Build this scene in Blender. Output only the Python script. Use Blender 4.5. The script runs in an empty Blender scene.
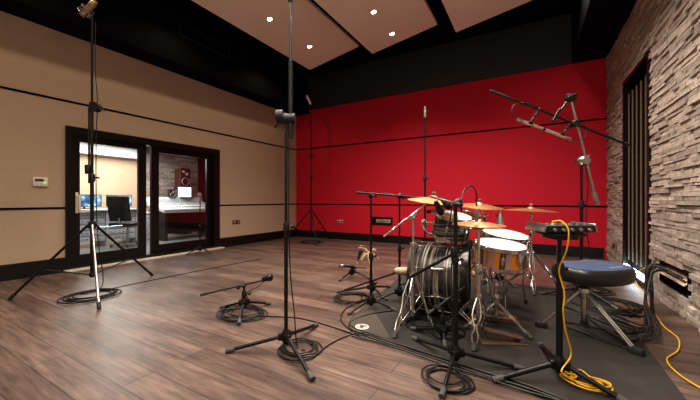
import bpy, bmesh, math, random
from mathutils import Vector, Matrix, Quaternion
random.seed(7)
C = bpy.context.scene.collection
R = math.radians
PI = math.pi
V = Vector

# ---------------------------------------------------------------- survey helpers
F = 315.0
TH = R(29.9)
CAM = V((0, 0, 1.0))
RT = V((math.cos(TH), math.sin(TH), 0))
DP = V((-math.sin(TH), math.cos(TH), 0))
UP = V((0, 0, 1))

def P(px, py, d):
    """surveyed point: bearing, elevation and distance -> room coordinates"""
    return CAM + DP * d + RT * ((px - 350) / F * d) + UP * ((200 - py) / F * d)

def G(px, py, z=0.0):
    d = F * (1.0 - z) / (py - 200)
    p = P(px, py, d)
    p.z = z
    return p

def FL(px, d):
    p = P(px, 200, d); p.z = 0
    return p

# ---------------------------------------------------------------- materials
def new_mat(name):
    m = bpy.data.materials.new(name); m.use_nodes = True
    nt = m.node_tree
    return m, nt, nt.nodes['Principled BSDF']

def simple(name, col, rough=.5, metal=0.0, var=.12, scale=30.0, emit=None, estr=0.0, bump=0.0, coat=0.0):
    m, nt, b = new_mat(name)
    b.inputs['Roughness'].default_value = rough
    b.inputs['Metallic'].default_value = metal
    b.inputs['Coat Weight'].default_value = coat
    tc = nt.nodes.new('ShaderNodeTexCoord')
    n = nt.nodes.new('ShaderNodeTexNoise'); n.inputs['Scale'].default_value = scale
    n.inputs['Detail'].default_value = 3
    nt.links.new(tc.outputs['Object'], n.inputs['Vector'])
    r = nt.nodes.new('ShaderNodeValToRGB')
    r.color_ramp.elements[0].position = .3; r.color_ramp.elements[1].position = .7
    r.color_ramp.elements[0].color = (*[c * (1 - var) for c in col], 1)
    r.color_ramp.elements[1].color = (*[min(1, c * (1 + var)) for c in col], 1)
    nt.links.new(n.outputs['Fac'], r.inputs['Fac'])
    nt.links.new(r.outputs['Color'], b.inputs['Base Color'])
    if emit:
        b.inputs['Emission Color'].default_value = (*emit, 1)
        b.inputs['Emission Strength'].default_value = estr
    if bump:
        bp = nt.nodes.new('ShaderNodeBump'); bp.inputs['Strength'].default_value = bump
        bp.inputs['Distance'].default_value = .01
        nt.links.new(n.outputs['Fac'], bp.inputs['Height'])
        nt.links.new(bp.outputs['Normal'], b.inputs['Normal'])
    return m

M = {}
M['black_metal'] = simple('black_metal', (.009, .009, .010), .36, .2)
M['black_plastic'] = simple('black_plastic', (.009, .009, .010), .5)
M['gunmetal'] = simple('gunmetal', (.12, .12, .12), .3, .8)
M['rubber'] = simple('rubber', (.02, .02, .02), .75)
M['grey_rubber'] = simple('grey_rubber', (.07, .07, .07), .7)
M['chrome'] = simple('chrome', (.62, .62, .63), .16, 1.0, .05)
M['dull_chrome'] = simple('dull_chrome', (.42, .42, .42), .3, 1.0, .08)
M['steel'] = simple('steel', (.5, .5, .5), .35, .9)
M['cable'] = simple('cable', (.006, .006, .006), .5)
M['grey_cable'] = simple('grey_cable', (.02, .02, .021), .5)
M['yellow_cable'] = simple('yellow_cable', (.75, .45, .01), .4)
M['head'] = simple('drum_head', (.78, .77, .74), .55, 0, .05, 12)
M['dark_head'] = simple('dark_head', (.03, .03, .03), .35)
M['mic_silver'] = simple('mic_silver', (.6, .58, .54), .3, .8)
M['mic_gold'] = simple('mic_champagne', (.45, .33, .2), .35, .7)
M['mic_beige'] = simple('mic_beige', (.45, .34, .24), .5)
M['straw'] = simple('straw', (.7, .6, .38), .6)
M['blue_fabric'] = simple('blue_fabric', (.045, .07, .14), .85, 0, .25, 80, bump=.2)
M['vinyl'] = simple('black_vinyl', (.02, .02, .021), .3, 0, .1, 60, bump=.05)
M['grey_print'] = simple('grey_print', (.35, .4, .5), .8)
M['beige_wall'] = simple('beige_fabric_wall', (.47, .37, .27), .85, 0, .05, 90, bump=.06)
M['red_wall'] = simple('red_fabric_wall', (.56, .008, .034), .8, 0, .10, 60, bump=.08)
M['black_paint'] = simple('black_paint', (.004, .004, .005), .95)
M['black_paint'].node_tree.nodes['Principled BSDF'].inputs['Specular IOR Level'].default_value = .1
M['dark_bulkhead'] = simple('dark_bulkhead', (.040, .043, .044), .55)
M['black_gloss'] = simple('black_frame', (.008, .007, .007), .3)
M['baseboard'] = simple('baseboard_black', (.009, .008, .008), .35)
M['cloud'] = simple('cloud_panel', (.80, .70, .60), .85, 0, .05, 60)
M['white_sill'] = simple('white_sill', (.62, .55, .47), .5)
M['white_plastic'] = simple('white_plastic', (.72, .68, .58), .45)
M['lcd'] = simple('lcd', (.05, .05, .02), .3)
M['green_led'] = simple('green_led', (.05, .6, .1), .4, emit=(.1, 1, .2), estr=1.2)
M['dark_red_plate'] = simple('dark_red_plate', (.12, .02, .02), .4)
M['socket_beige'] = simple('socket_beige', (.5, .42, .3), .5)
M['lamp'] = simple('lamp_glow', (1, .9, .75), .4, emit=(1, .86, .66), estr=40)
M['lamp_ring'] = simple('lamp_ring', (.8, .7, .6), .3, .6)
M['led_strip'] = simple('led_strip', (.9, .95, 1), .4, emit=(.82, .92, 1), estr=14)
M['slat'] = simple('slat_wood', (.20, .165, .125), .5)
M['patch_plate'] = simple('patch_plate', (.60, .47, .38), .5)
M['wood_brown'] = simple('speaker_wood', (.045, .014, .010), .4, 0, .3, 14)
M['cone'] = simple('speaker_cone', (.03, .03, .032), .5)
M['cone_light'] = simple('speaker_cone_light', (.35, .34, .36), .4)
M['screen'] = simple('screen_glow', (.3, .6, 1), .3, 0, .5, 6, emit=(.45, .75, 1), estr=2.2)
M['console_white'] = simple('console_surface', (.58, .58, .61), .4, 0, .12, 60)
M['control_wall'] = simple('control_peach', (.66, .46, .32), .8, 0, .05, 2)
M['control_floor'] = simple('control_floor', (.20, .20, .215), .28, 0, .25, 5)
M['rack'] = simple('rack_grey', (.55, .56, .60), .4, 0, .2, 25)
M['knob'] = simple('knob_grey', (.3, .3, .32), .4)
M['tan'] = simple('tan_patch', (.062, .052, .044), .9, 0, .2, 100)
M['white_print'] = simple('white_print', (.55, .55, .55), .8)
M['rug'] = simple('rug_charcoal', (.030, .028, .026), .95, 0, .35, 220, bump=.35)
M['pedal_plate'] = simple('pedal_plate', (.22, .16, .13), .4, .5)

def nodes(nt, *types):
    return [nt.nodes.new('ShaderNode' + t) for t in types]

def mat_planks():
    m, nt, b = new_mat('floor_planks'); L = nt.links.new
    tc, mp, br, ng, mp2, mix, bp, hs, n2 = nodes(nt, 'TexCoord', 'Mapping', 'TexBrick', 'TexNoise', 'Mapping', 'MixRGB', 'Bump', 'MixRGB', 'TexNoise')
    L(tc.outputs['Object'], mp.inputs['Vector'])
    L(mp.outputs['Vector'], br.inputs['Vector'])
    br.offset = .37; br.inputs['Scale'].default_value = 1
    br.inputs['Brick Width'].default_value = 1.9; br.inputs['Row Height'].default_value = .17
    br.inputs['Mortar Size'].default_value = .0035; br.inputs['Mortar Smooth'].default_value = .3
    br.inputs['Bias'].default_value = 0
    br.inputs['Color1'].default_value = (.084, .058, .050, 1)
    br.inputs['Color2'].default_value = (.142, .103, .089, 1)
    br.inputs['Mortar'].default_value = (.04, .029, .024, 1)
    mp2.inputs['Scale'].default_value = (1.2, 16, 1)
    L(tc.outputs['Object'], mp2.inputs['Vector']); L(mp2.outputs['Vector'], ng.inputs['Vector'])
    ng.inputs['Scale'].default_value = 2.2; ng.inputs['Detail'].default_value = 8; ng.inputs['Roughness'].default_value = .65
    r = nt.nodes.new('ShaderNodeValToRGB')
    r.color_ramp.elements[0].position = .3; r.color_ramp.elements[0].color = (.40, .39, .38, 1)
    r.color_ramp.elements[1].position = .72; r.color_ramp.elements[1].color = (1.75, 1.7, 1.66, 1)
    L(ng.outputs['Fac'], r.inputs['Fac'])
    mix.blend_type = 'MULTIPLY'; mix.inputs[0].default_value = .85
    L(br.outputs['Color'], mix.inputs[1]); L(r.outputs['Color'], mix.inputs[2])
    n2.inputs['Scale'].default_value = 1.7; n2.inputs['Detail'].default_value = 6; n2.inputs['Roughness'].default_value = .7
    mp3 = nt.nodes.new('ShaderNodeMapping'); mp3.inputs['Scale'].default_value = (.9, 3.2, 1)
    L(tc.outputs['Object'], mp3.inputs['Vector']); L(mp3.outputs['Vector'], n2.inputs['Vector'])
    r3 = nt.nodes.new('ShaderNodeValToRGB')
    r3.color_ramp.elements[0].position = .34; r3.color_ramp.elements[0].color = (.52, .50, .50, 1)
    r3.color_ramp.elements[1].position = .66; r3.color_ramp.elements[1].color = (1.4, 1.39, 1.38, 1)
    L(n2.outputs['Fac'], r3.inputs['Fac'])
    hs.blend_type = 'MULTIPLY'; hs.inputs[0].default_value = .85
    L(mix.outputs['Color'], hs.inputs[1]); L(r3.outputs['Color'], hs.inputs[2])
    L(hs.outputs['Color'], b.inputs['Base Color'])
    b.inputs['Roughness'].default_value = .38
    rr = nt.nodes.new('ShaderNodeMapRange')
    rr.inputs['To Min'].default_value = .28; rr.inputs['To Max'].default_value = .55
    L(ng.outputs['Fac'], rr.inputs['Value']); L(rr.outputs['Result'], b.inputs['Roughness'])
    bp.inputs['Strength'].default_value = .25; bp.inputs['Distance'].default_value = .004
    L(ng.outputs['Fac'], bp.inputs['Height']); L(bp.outputs['Normal'], b.inputs['Normal'])
    return m
M['planks'] = mat_planks()

def mat_stone(name, dark, light):
    m, nt, b = new_mat(name); L = nt.links.new
    at, tc, n, r, mix, bp, n2 = nodes(nt, 'Attribute', 'TexCoord', 'TexNoise', 'ValToRGB', 'MixRGB', 'Bump', 'TexNoise')
    at.attribute_name = 'tone'
    r.color_ramp.elements[0].color = (*dark, 1); r.color_ramp.elements[1].color = (*light, 1)
    e = r.color_ramp.elements.new(.5); e.color = (*[(a + c) / 2 * 1.0 for a, c in zip(dark, light)], 1)
    L(at.outputs['Fac'], r.inputs['Fac'])
    L(tc.outputs['Object'], n.inputs['Vector']); n.inputs['Scale'].default_value = 18; n.inputs['Detail'].default_value = 6
    r2 = nt.nodes.new('ShaderNodeValToRGB')
    r2.color_ramp.elements[0].position = .3; r2.color_ramp.elements[0].color = (.6, .6, .6, 1)
    r2.color_ramp.elements[1].position = .7; r2.color_ramp.elements[1].color = (1.25, 1.22, 1.2, 1)
    L(n.outputs['Fac'], r2.inputs['Fac'])
    mix.blend_type = 'MULTIPLY'; mix.inputs[0].default_value = .8
    L(r.outputs['Color'], mix.inputs[1]); L(r2.outputs['Color'], mix.inputs[2])
    L(mix.outputs['Color'], b.inputs['Base Color'])
    b.inputs['Roughness'].default_value = .75
    L(tc.outputs['Object'], n2.inputs['Vector']); n2.inputs['Scale'].default_value = 40; n2.inputs['Detail'].default_value = 5
    bp.inputs['Strength'].default_value = .6; bp.inputs['Distance'].default_value = .01
    L(n2.outputs['Fac'], bp.inputs['Height']); L(bp.outputs['Normal'], b.inputs['Normal'])
    return m
M['stone'] = mat_stone('ledge_stone', (.30, .27, .245), (.52, .475, .43))
M['grey_brick'] = mat_stone('control_brick', (.30, .25, .22), (.55, .49, .44))

def mat_cymbal():
    m, nt, b = new_mat('bronze_cymbal'); L = nt.links.new
    tc, w, r, bp, n = nodes(nt, 'TexCoord', 'TexWave', 'ValToRGB', 'Bump', 'TexNoise')
    L(tc.outputs['Object'], w.inputs['Vector'])
    w.wave_type = 'RINGS'; w.rings_direction = 'Z'; w.inputs['Scale'].default_value = 40
    w.inputs['Distortion'].default_value = 1
    r.color_ramp.elements[0].color = (.56, .29, .13, 1); r.color_ramp.elements[1].color = (.76, .45, .24, 1)
    L(w.outputs['Fac'], r.inputs['Fac']); L(r.outputs['Color'], b.inputs['Base Color'])
    b.inputs['Metallic'].default_value = .85; b.inputs['Roughness'].default_value = .36
    bp.inputs['Strength'].default_value = .15; bp.inputs['Distance'].default_value = .002
    L(w.outputs['Fac'], bp.inputs['Height']); L(bp.outputs['Normal'], b.inputs['Normal'])
    return m
M['bronze'] = mat_cymbal()

def mat_stripes(name, axis):
    """dark oyster wrap: grain bands that run around the shell"""
    m, nt, b = new_mat(name); L = nt.links.new
    tc, mp, n, r = nodes(nt, 'TexCoord', 'Mapping', 'TexNoise', 'ValToRGB')
    L(tc.outputs['Object'], mp.inputs['Vector'])
    sc = [1.2, 1.2, 1.2]; sc[axis] = 48
    mp.inputs['Scale'].default_value = sc
    L(mp.outputs['Vector'], n.inputs['Vector']); n.inputs['Scale'].default_value = 1.6; n.inputs['Detail'].default_value = 3
    r.color_ramp.elements[0].position = .40; r.color_ramp.elements[0].color = (.010, .010, .010, 1)
    r.color_ramp.elements[1].position = .68; r.color_ramp.elements[1].color = (.42, .40, .37, 1)
    e = r.color_ramp.elements.new(.53); e.color = (.045, .042, .04, 1)
    L(n.outputs['Fac'], r.inputs['Fac']); L(r.outputs['Color'], b.inputs['Base Color'])
    b.inputs['Roughness'].default_value = .22; b.inputs['Coat Weight'].default_value = .5
    return m
M['wrap_x'] = mat_stripes('striped_wrap_kick', 0)
M['wrap_z'] = mat_stripes('striped_wrap_tom', 2)

def mat_stave():
    m, nt, b = new_mat('stave_shell'); L = nt.links.new
    at, r, tc, mp, n, mix = nodes(nt, 'Attribute', 'ValToRGB', 'TexCoord', 'Mapping', 'TexNoise', 'MixRGB')
    at.attribute_name = 'tone'
    cr = r.color_ramp; cr.interpolation = 'CONSTANT'
    cols = [(.80, .33, .04), (.13, .05, .025), (.55, .36, .32), (.70, .27, .03), (.30, .13, .07)]
    cr.elements[0].color = (*cols[0], 1); cr.elements[1].position = .2; cr.elements[1].color = (*cols[1], 1)
    for i in (2, 3, 4):
        e = cr.elements.new(i * .2); e.color = (*cols[i], 1)
    L(at.outputs['Fac'], r.inputs['Fac'])
    L(tc.outputs['Object'], mp.inputs['Vector']); mp.inputs['Scale'].default_value = (30, 30, 3)
    L(mp.outputs['Vector'], n.inputs['Vector']); n.inputs['Scale'].default_value = 2
    mix.blend_type = 'MULTIPLY'; mix.inputs[0].default_value = .5
    L(r.outputs['Color'], mix.inputs[1]); L(n.outputs['Color'], mix.inputs[2])
    L(r.outputs['Color'], b.inputs['Base Color'])
    b.inputs['Roughness'].default_value = .25; b.inputs['Coat Weight'].default_value = .4
    return m
M['stave'] = mat_stave()

def mat_glass():
    m = bpy.data.materials.new('door_glass'); m.use_nodes = True
    nt = m.node_tree; nt.nodes.clear(); L = nt.links.new
    o, mx, t, g, fr = nodes(nt, 'OutputMaterial', 'MixShader', 'BsdfTransparent', 'BsdfGlossy', 'Fresnel')
    t.inputs['Color'].default_value = (.93, .96, .95, 1)
    g.inputs['Roughness'].default_value = .0
    fr.inputs['IOR'].default_value = 1.5
    L(fr.outputs[0], mx.inputs[0]); L(t.outputs[0], mx.inputs[1]); L(g.outputs[0], mx.inputs[2]); L(mx.outputs[0], o.inputs[0])
    return m
M['glass'] = mat_glass()

def mat_screen():
    m, nt, b = new_mat('desktop_image'); L = nt.links.new
    tc, n, r = nodes(nt, 'TexCoord', 'TexNoise', 'ValToRGB')
    L(tc.outputs['Object'], n.inputs['Vector']); n.inputs['Scale'].default_value = 9; n.inputs['Detail'].default_value = 4
    cr = r.color_ramp
    cr.elements[0].position = .4; cr.elements[0].color = (.01, .05, .16, 1)
    cr.elements[1].position = .62; cr.elements[1].color = (.75, .9, 1, 1)
    e = cr.elements.new(.5); e.color = (.06, .25, .55, 1)
    L(n.outputs['Fac'], r.inputs['Fac']); L(r.outputs['Color'], b.inputs['Emission Color'])
    b.inputs['Base Color'].default_value = (.02, .02, .02, 1)
    b.inputs['Emission Strength'].default_value = 1.3
    return m
M['desktop'] = mat_screen()

# ---------------------------------------------------------------- mesh builder
def spline(pts, n=8):
    pts = [V(p) for p in pts]
    if len(pts) < 3: return pts
    out = []
    ext = [pts[0] * 2 - pts[1]] + pts + [pts[-1] * 2 - pts[-2]]
    for i in range(1, len(ext) - 2):
        a, b, c, d = ext[i - 1], ext[i], ext[i + 1], ext[i + 2]
        for k in range(n):
            t = k / n
            out.append(.5 * ((2 * b) + (c - a) * t + (2 * a - 5 * b + 4 * c - d) * t * t + (3 * b - a - 3 * c + d) * t ** 3))
    out.append(pts[-1])
    return out

class MB:
    def __init__(s):
        s.v = []; s.f = []; s.tone = []
        s.t = 0.0
    def _add(s, vs, fs):
        o = len(s.v); s.v += [V(p) for p in vs]
        for f in fs:
            s.f.append([i + o for i in f]); s.tone.append(s.t)
        return s
    def box(s, c, size, rot=None, bev=0.0):
        hx, hy, hz = [q / 2 for q in size]
        c = V(c)
        if bev > 0:
            bm = bmesh.new(); bmesh.ops.create_cube(bm, size=1)
            for q in bm.verts: q.co = V((q.co.x * size[0], q.co.y * size[1], q.co.z * size[2]))
            bmesh.ops.bevel(bm, geom=list(bm.edges), offset=bev, segments=2, affect='EDGES', profile=.5)
            bm.verts.index_update()
            vs = [q.co.copy() for q in bm.verts]; fs = [[q.index for q in f.verts] for f in bm.faces]
            bm.free()
        else:
            vs = [V((x, y, z)) for x in (-hx, hx) for y in (-hy, hy) for z in (-hz, hz)]
            fs = [(0, 1, 3, 2), (4, 6, 7, 5), (0, 4, 5, 1), (2, 3, 7, 6), (0, 2, 6, 4), (1, 5, 7, 3)]
        if rot is not None: vs = [rot @ p for p in vs]
        return s._add([p + c for p in vs], fs)
    def bb(s, x0, x1, y0, y1, z0, z1):
        return s.box(((x0 + x1) / 2, (y0 + y1) / 2, (z0 + z1) / 2), (abs(x1 - x0), abs(y1 - y0), abs(z1 - z0)))
    def tube(s, pts, r, n=10, closed=False, caps=True):
        pts = [V(p) for p in pts]
        q = []
        for p in pts:
            if not q or (p - q[-1]).length > 1e-6: q.append(p)
        pts = q; N = len(pts)
        rs = r if isinstance(r, (list, tuple)) else [r] * N
        vs = []; fs = []
        ref = None
        for i, p in enumerate(pts):
            if closed: t = pts[(i + 1) % N] - pts[i - 1]
            elif i == 0: t = pts[1] - p
            elif i == N - 1: t = p - pts[-2]
            else: t = pts[i + 1] - pts[i - 1]
            if t.length < 1e-9: t = V((0, 0, 1))
            t.normalize()
            if ref is None:
                ref = V((0, 0, 1)) if abs(t.z) < .9 else V((1, 0, 0))
            u = ref - t * ref.dot(t)
            if u.length < 1e-6: u = t.orthogonal()
            u.normalize(); w = t.cross(u); ref = u
            for k in range(n):
                a = 2 * PI * k / n
                vs.append(p + (u * math.cos(a) + w * math.sin(a)) * rs[i])
        for i in range(N if closed else N - 1):
            j = (i + 1) % N
            for k in range(n):
                l = (k + 1) % n
                fs.append((i * n + k, i * n + l, j * n + l, j * n + k))
        if caps and not closed:
            fs.append(tuple(range(n - 1, -1, -1))); fs.append(tuple((N - 1) * n + k for k in range(n)))
        return s._add(vs, fs)
    def rod(s, a, b, r, r2=None, n=10):
        return s.tube([a, b], [r, r if r2 is None else r2], n)
    def lathe(s, prof, o, axis=(0, 0, 1), n=28, tones=None, closed=False):
        """prof: (radius, height) pairs turned about axis through o"""
        o = V(o); q = V(axis).normalized().to_track_quat('Z', 'Y')
        vs = []; idx = []
        for r, h in prof:
            if r < 1e-6:
                idx.append([len(vs)] * n); vs.append(o + q @ V((0, 0, h)))
            else:
                row = []
                for k in range(n):
                    a = 2 * PI * k / n
                    row.append(len(vs)); vs.append(o + q @ V((r * math.cos(a), r * math.sin(a), h)))
                idx.append(row)
        m = len(prof); base = len(s.v); s.v += vs
        for i in range(m if closed else m - 1):
            A, B = idx[i], idx[(i + 1) % m]
            for k in range(n):
                l = (k + 1) % n
                f = []
                for z in (A[k], A[l], B[l], B[k]):
                    if z not in f: f.append(z)
                if len(f) > 2:
                    s.f.append([z + base for z in f]); s.tone.append(tones[k % len(tones)] if tones else s.t)
        return s
    def ring(s, r0, r1, h0, h1, o, axis=(0, 0, 1), n=36):
        return s.lathe([(r0, h0), (r1, h0), (r1, h1), (r0, h1)], o, axis, n, closed=True)
    def torus(s, o, axis, R_, r, n=32, m=8):
        return s.lathe([(R_ + r * math.cos(2 * PI * k / m), r * math.sin(2 * PI * k / m)) for k in range(m)], o, axis, n, closed=True)
    def ball(s, o, r, sc=(1, 1, 1), n=14):
        m = 8; o = V(o)
        vs = []; 
        b = MB().lathe([(r * math.sin(PI * i / m), -r * math.cos(PI * i / m)) for i in range(m + 1)], (0, 0, 0), (0, 0, 1), n)
        return s._add([V((p.x * sc[0], p.y * sc[1], p.z * sc[2])) + o for p in b.v], b.f)
    def build(s, name, mat, parent=None, smooth=True, tone=False):
        me = bpy.data.meshes.new(name)
        off = V((0, 0, 0))
        if parent is not None:
            p = parent
            while p.parent is not None: p = p.parent
            off = p.location
        me.from_pydata([tuple(p - off) for p in s.v], [], s.f)
        bm = bmesh.new(); bm.from_mesh(me); bmesh.ops.recalc_face_normals(bm, faces=bm.faces); bm.to_mesh(me); bm.free()
        if tone:
            a = me.attributes.new('tone', 'FLOAT', 'FACE'); a.data.foreach_set('value', s.tone)
        if smooth:
            me.polygons.foreach_set('use_smooth', [True] * len(me.polygons))
            me.set_sharp_from_angle(angle=R(38))
        me.materials.append(M[mat])
        o = bpy.data.objects.new(name, me); C.objects.link(o)
        if parent is not None: o.parent = parent
        return o

def thing(name, label, cat, loc=(0, 0, 0), group=None):
    o = bpy.data.objects.new(name, None); C.objects.link(o)
    o.empty_display_size = .05
    o.location = V(loc); o['label'] = label; o['category'] = cat
    if group: o['group'] = group
    return o

def tag(o, label, cat, group=None):
    o['label'] = label; o['category'] = cat
    if group: o['group'] = group
    return o

def struct(o, label=None):
    o['kind'] = 'structure'
    if label: o['label'] = label
    return o

def recentre(o, base):
    """put a single-mesh thing's origin at its base"""
    base = V(base)
    o.data.transform(Matrix.Translation(-base)); o.location = base
    return o

# ================================================================ ROOM SHELL
XL, XR, YF, YB = -5.64, 1.12, 6.82, -1.7
ZC = 4.30
struct(MB().bb(XL - .2, XR + .3, YB - .2, YF + .2, -.1, 0).build('floor', 'planks', smooth=False), 'dark weathered wood plank floor')
struct(MB().bb(XL - .2, XR + .3, YB - .2, YF + .2, ZC, ZC + .1).build('ceiling', 'black_paint', smooth=False), 'black ceiling above the hanging panels')
# left wall with the door opening
DY0, DY1, DZ = 1.83, 4.33, 2.04
w = MB()
w.bb(XL - .2, XL, YB, DY0, 0, ZC); w.bb(XL - .2, XL, DY1, YF + .2, 0, ZC); w.bb(XL - .2, XL, DY0, DY1, DZ, ZC)
struct(w.build('wall_left', 'beige_wall', smooth=False), 'beige fabric wall with a sliding glass door')
struct(MB().bb(XL, XR + .1, YF, YF + .2, 0, ZC).build('wall_back', 'red_wall', smooth=False), 'red fabric wall behind the drums')
struct(MB().bb(XL - .2, XR + .3, YB - .2, YB, 0, ZC).build('wall_front', 'beige_wall', smooth=False))
# soffits, bulkhead
struct(MB().bb(XL + .002, XL + .45, YB, YF, 3.32, ZC).build('trim_1', 'black_paint', smooth=False), 'black soffit over the beige wall')
struct(MB().bb(XL + .45, XR - .5, YF - .05, YF - .002, 3.42, ZC).build('trim_2', 'dark_bulkhead', smooth=False), 'dark grey bulkhead over the red wall')
struct(MB().bb(XR - .50, XR + .1, YB, YF - .002, 3.42, ZC).build('trim_3', 'black_paint', smooth=False), 'black soffit over the stone wall')
# black reveal lines
k = 4
for z in (.889, 2.386):
    b = MB()
    if z < DZ:
        b.bb(XL, XL + .006, YB, DY0, z - .014, z + .014); b.bb(XL, XL + .006, DY1, YF, z - .014, z + .014)
    else:
        b.bb(XL, XL + .006, YB, YF, z - .014, z + .014)
    struct(b.build('trim_%d' % k, 'black_paint', smooth=False), 'thin black reveal line on the beige wall'); k += 1
    struct(MB().bb(XL + .006, XR, YF - .006, YF, z - .013, z + .013).build('trim_%d' % k, 'black_paint', smooth=False), 'thin black reveal line on the red wall'); k += 1
# baseboards
b = MB(); b.bb(XL, XL + .025, YB, DY0, 0, .2); b.bb(XL, XL + .025, DY1, YF, 0, .2)
struct(b.build('baseboard_left', 'baseboard', smooth=False), 'tall black baseboard under the beige wall')
struct(MB().bb(XL + .025, XR - .05, YF - .025, YF, 0, .18).build('baseboard_back', 'baseboard', smooth=False), 'tall black baseboard under the red wall')
# ledge-stone wall with two openings
OP = [(4.58, 5.70, .02, 2.63), (3.59, 4.25, .20, .40)]
s = MB(); z = 0.0
rr = random.Random(3)
while z < 3.42:
    h = rr.choice((.024, .030, .036, .042, .05))
    h = min(h, 3.43 - z)
    y = YB - rr.random() * .2
    while y < YF:
        l = rr.uniform(.12, .46)
        y0, y1 = y, min(y + l, YF - .001)
        y += l
        if y1 - y0 < .01: continue
        segs = [(y0, y1)]
        for (a, c, e, f) in OP:
            if z + h > e + .004 and z < f - .004:
                new = []
                for (p, q) in segs:
                    if q <= a or p >= c: new.append((p, q)); continue
                    if p < a: new.append((p, a))
                    if q > c: new.append((c, q))
                segs = new
        dx = rr.uniform(-.016, .010); s.t = rr.random()
        tilt = rr.uniform(-.006, .006)
        for (p, q) in segs:
            if q - p < .004: continue
            x0 = XR + dx
            g = .0015
            vs = [(x0 + tilt, p + g, z + g), (x0 - tilt, q - g, z + g), (x0 - tilt * .5, q - g, z + h - g), (x0 + tilt * 1.4, p + g, z + h - g),
                  (XR + .09, p + g, z + g), (XR + .09, q - g, z + g), (XR + .09, q - g, z + h - g), (XR + .09, p + g, z + h - g)]
            s._add(vs, [(0, 1, 2, 3), (4, 7, 6, 5), (0, 4, 5, 1), (3, 2, 6, 7), (0, 3, 7, 4), (1, 5, 6, 2)])
    z += h
s.t = .1
s.bb(XR + .088, XR + .3, YB, YF + .2, 0, 3.43)
struct(s.build('wall_right', 'stone', smooth=False, tone=True), 'stacked ledge-stone wall')

# acoustic slat panel recess
t = thing('slat_panel', 'tall black recessed panel with vertical slats in the stone wall', 'wall panel', (XR, 5.14, .02))
b = MB(); y0, y1, z0, z1 = 4.585, 5.695, .03, 2.625
b.bb(XR + .07, XR + .085, y0, y1, z0, z1)
b.build('back_board', 'black_paint', t, False)
b = MB(); fx0, fx1 = XR - .018, XR + .07
b.bb(fx0, fx1, y0, y0 + .05, z0, z1); b.bb(fx0, fx1, y1 - .05, y1, z0, z1); b.bb(fx0, fx1, y0 + .05, y1 - .05, z1 - .05, z1); b.bb(fx0, fx1, y0 + .05, y1 - .05, z0, z0 + .04)
b.build('frame', 'black_gloss', t, False)
for i in range(5):
    y = 4.80 + i * .18
    MB().bb(XR + .008, XR + .022, y - .006, y + .006, .2, 2.42).build('slat', 'slat', t, False)
MB().bb(XR - .02, XR + .02, 4.66, 5.62, .09, .125).build('light_strip', 'led_strip', t, False)

# patch bay recess
t = thing('patch_bay', 'low wall box full of cable sockets recessed in the stone wall', 'patch bay', (XR, 3.92, .2))
b = MB(); y0, y1, z0, z1 = 3.595, 4.245, .205, .398
b.bb(XR + .06, XR + .08, y0, y1, z0, z1); b.bb(XR - .015, XR + .06, y0, y1, z0, z0 + .008); b.bb(XR - .015, XR + .06, y0, y1, z1 - .008, z1)
b.bb(XR - .015, XR + .06, y0, y0 + .008, z0, z1); b.bb(XR - .015, XR + .06, y1 - .008, y1, z0, z1)
b.build('box', 'black_paint', t, False)
rot = Matrix.Rotation(R(-42), 3, 'Y')
MB().box((XR + .012, 3.92, .325), (.115, .60, .006), rot).build('socket_plate', 'patch_plate', t, False)
for i in range(12):
    y = 3.66 + i * .047
    p = V((XR + .012, y, .325)) + rot @ V((-.02, 0, .004))
    MB().lathe([(.012, 0), (.012, .006), (.008, .006), (.008, .002), (0, .002)], p, rot @ V((0, 0, 1)), 12).build('socket', 'black_metal', t)

# small wall plate low on the stone wall
o = MB().box((XR - .032, 6.16, .30), (.02, .09, .08), None, .004).build('wall_socket', 'dark_red_plate')
tag(o, 'small dark red socket plate low on the stone wall beyond the slats', 'socket'); recentre(o, (XR - .032, 6.16, .26))

# ---------------------------------------------------------------- ceiling clouds
CL = [(-4.13, -2.93), (-2.64, -1.40), (-1.09, .16)]
YC = 5.45
def cloud_z(x):
    for a, c in CL:
        if a - .05 <= x <= c + .05: return 3.80 + (x - a) / (c - a) * .215
for i, (a, c) in enumerate(CL):
    z0, z1 = 3.80, 4.015
    b = MB()
    vs = [(a, YB + .1, z0), (c, YB + .1, z1), (c, YC, z1), (a, YC, z0)]
    b._add([V(p) for p in vs] + [V(p) + V((0, 0, .045)) for p in vs], [(0, 1, 2, 3), (7, 6, 5, 4), (0, 4, 5, 1), (1, 5, 6, 2), (2, 6, 7, 3), (3, 7, 4, 0)])
    t = thing('ceiling_panel', ['beige slanted ceiling panel nearest the beige wall, with downlights', 'middle beige slanted ceiling panel between two black gaps',
                               'beige slanted ceiling panel nearest the stone wall'][i], 'ceiling panel', ((a + c) / 2, YC, 3.8), 'slanted beige ceiling panels')
    b.build('board', 'cloud', t, False)
    h = MB()
    for yy in (0.5, 3.0, 5.2):
        for xx in (a + .15, c - .15):
            h.rod((xx, yy, cloud_z(xx) + .04), (xx, yy, ZC), .005, n=6)
    h.build('hanger', 'black_metal', t)

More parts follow.
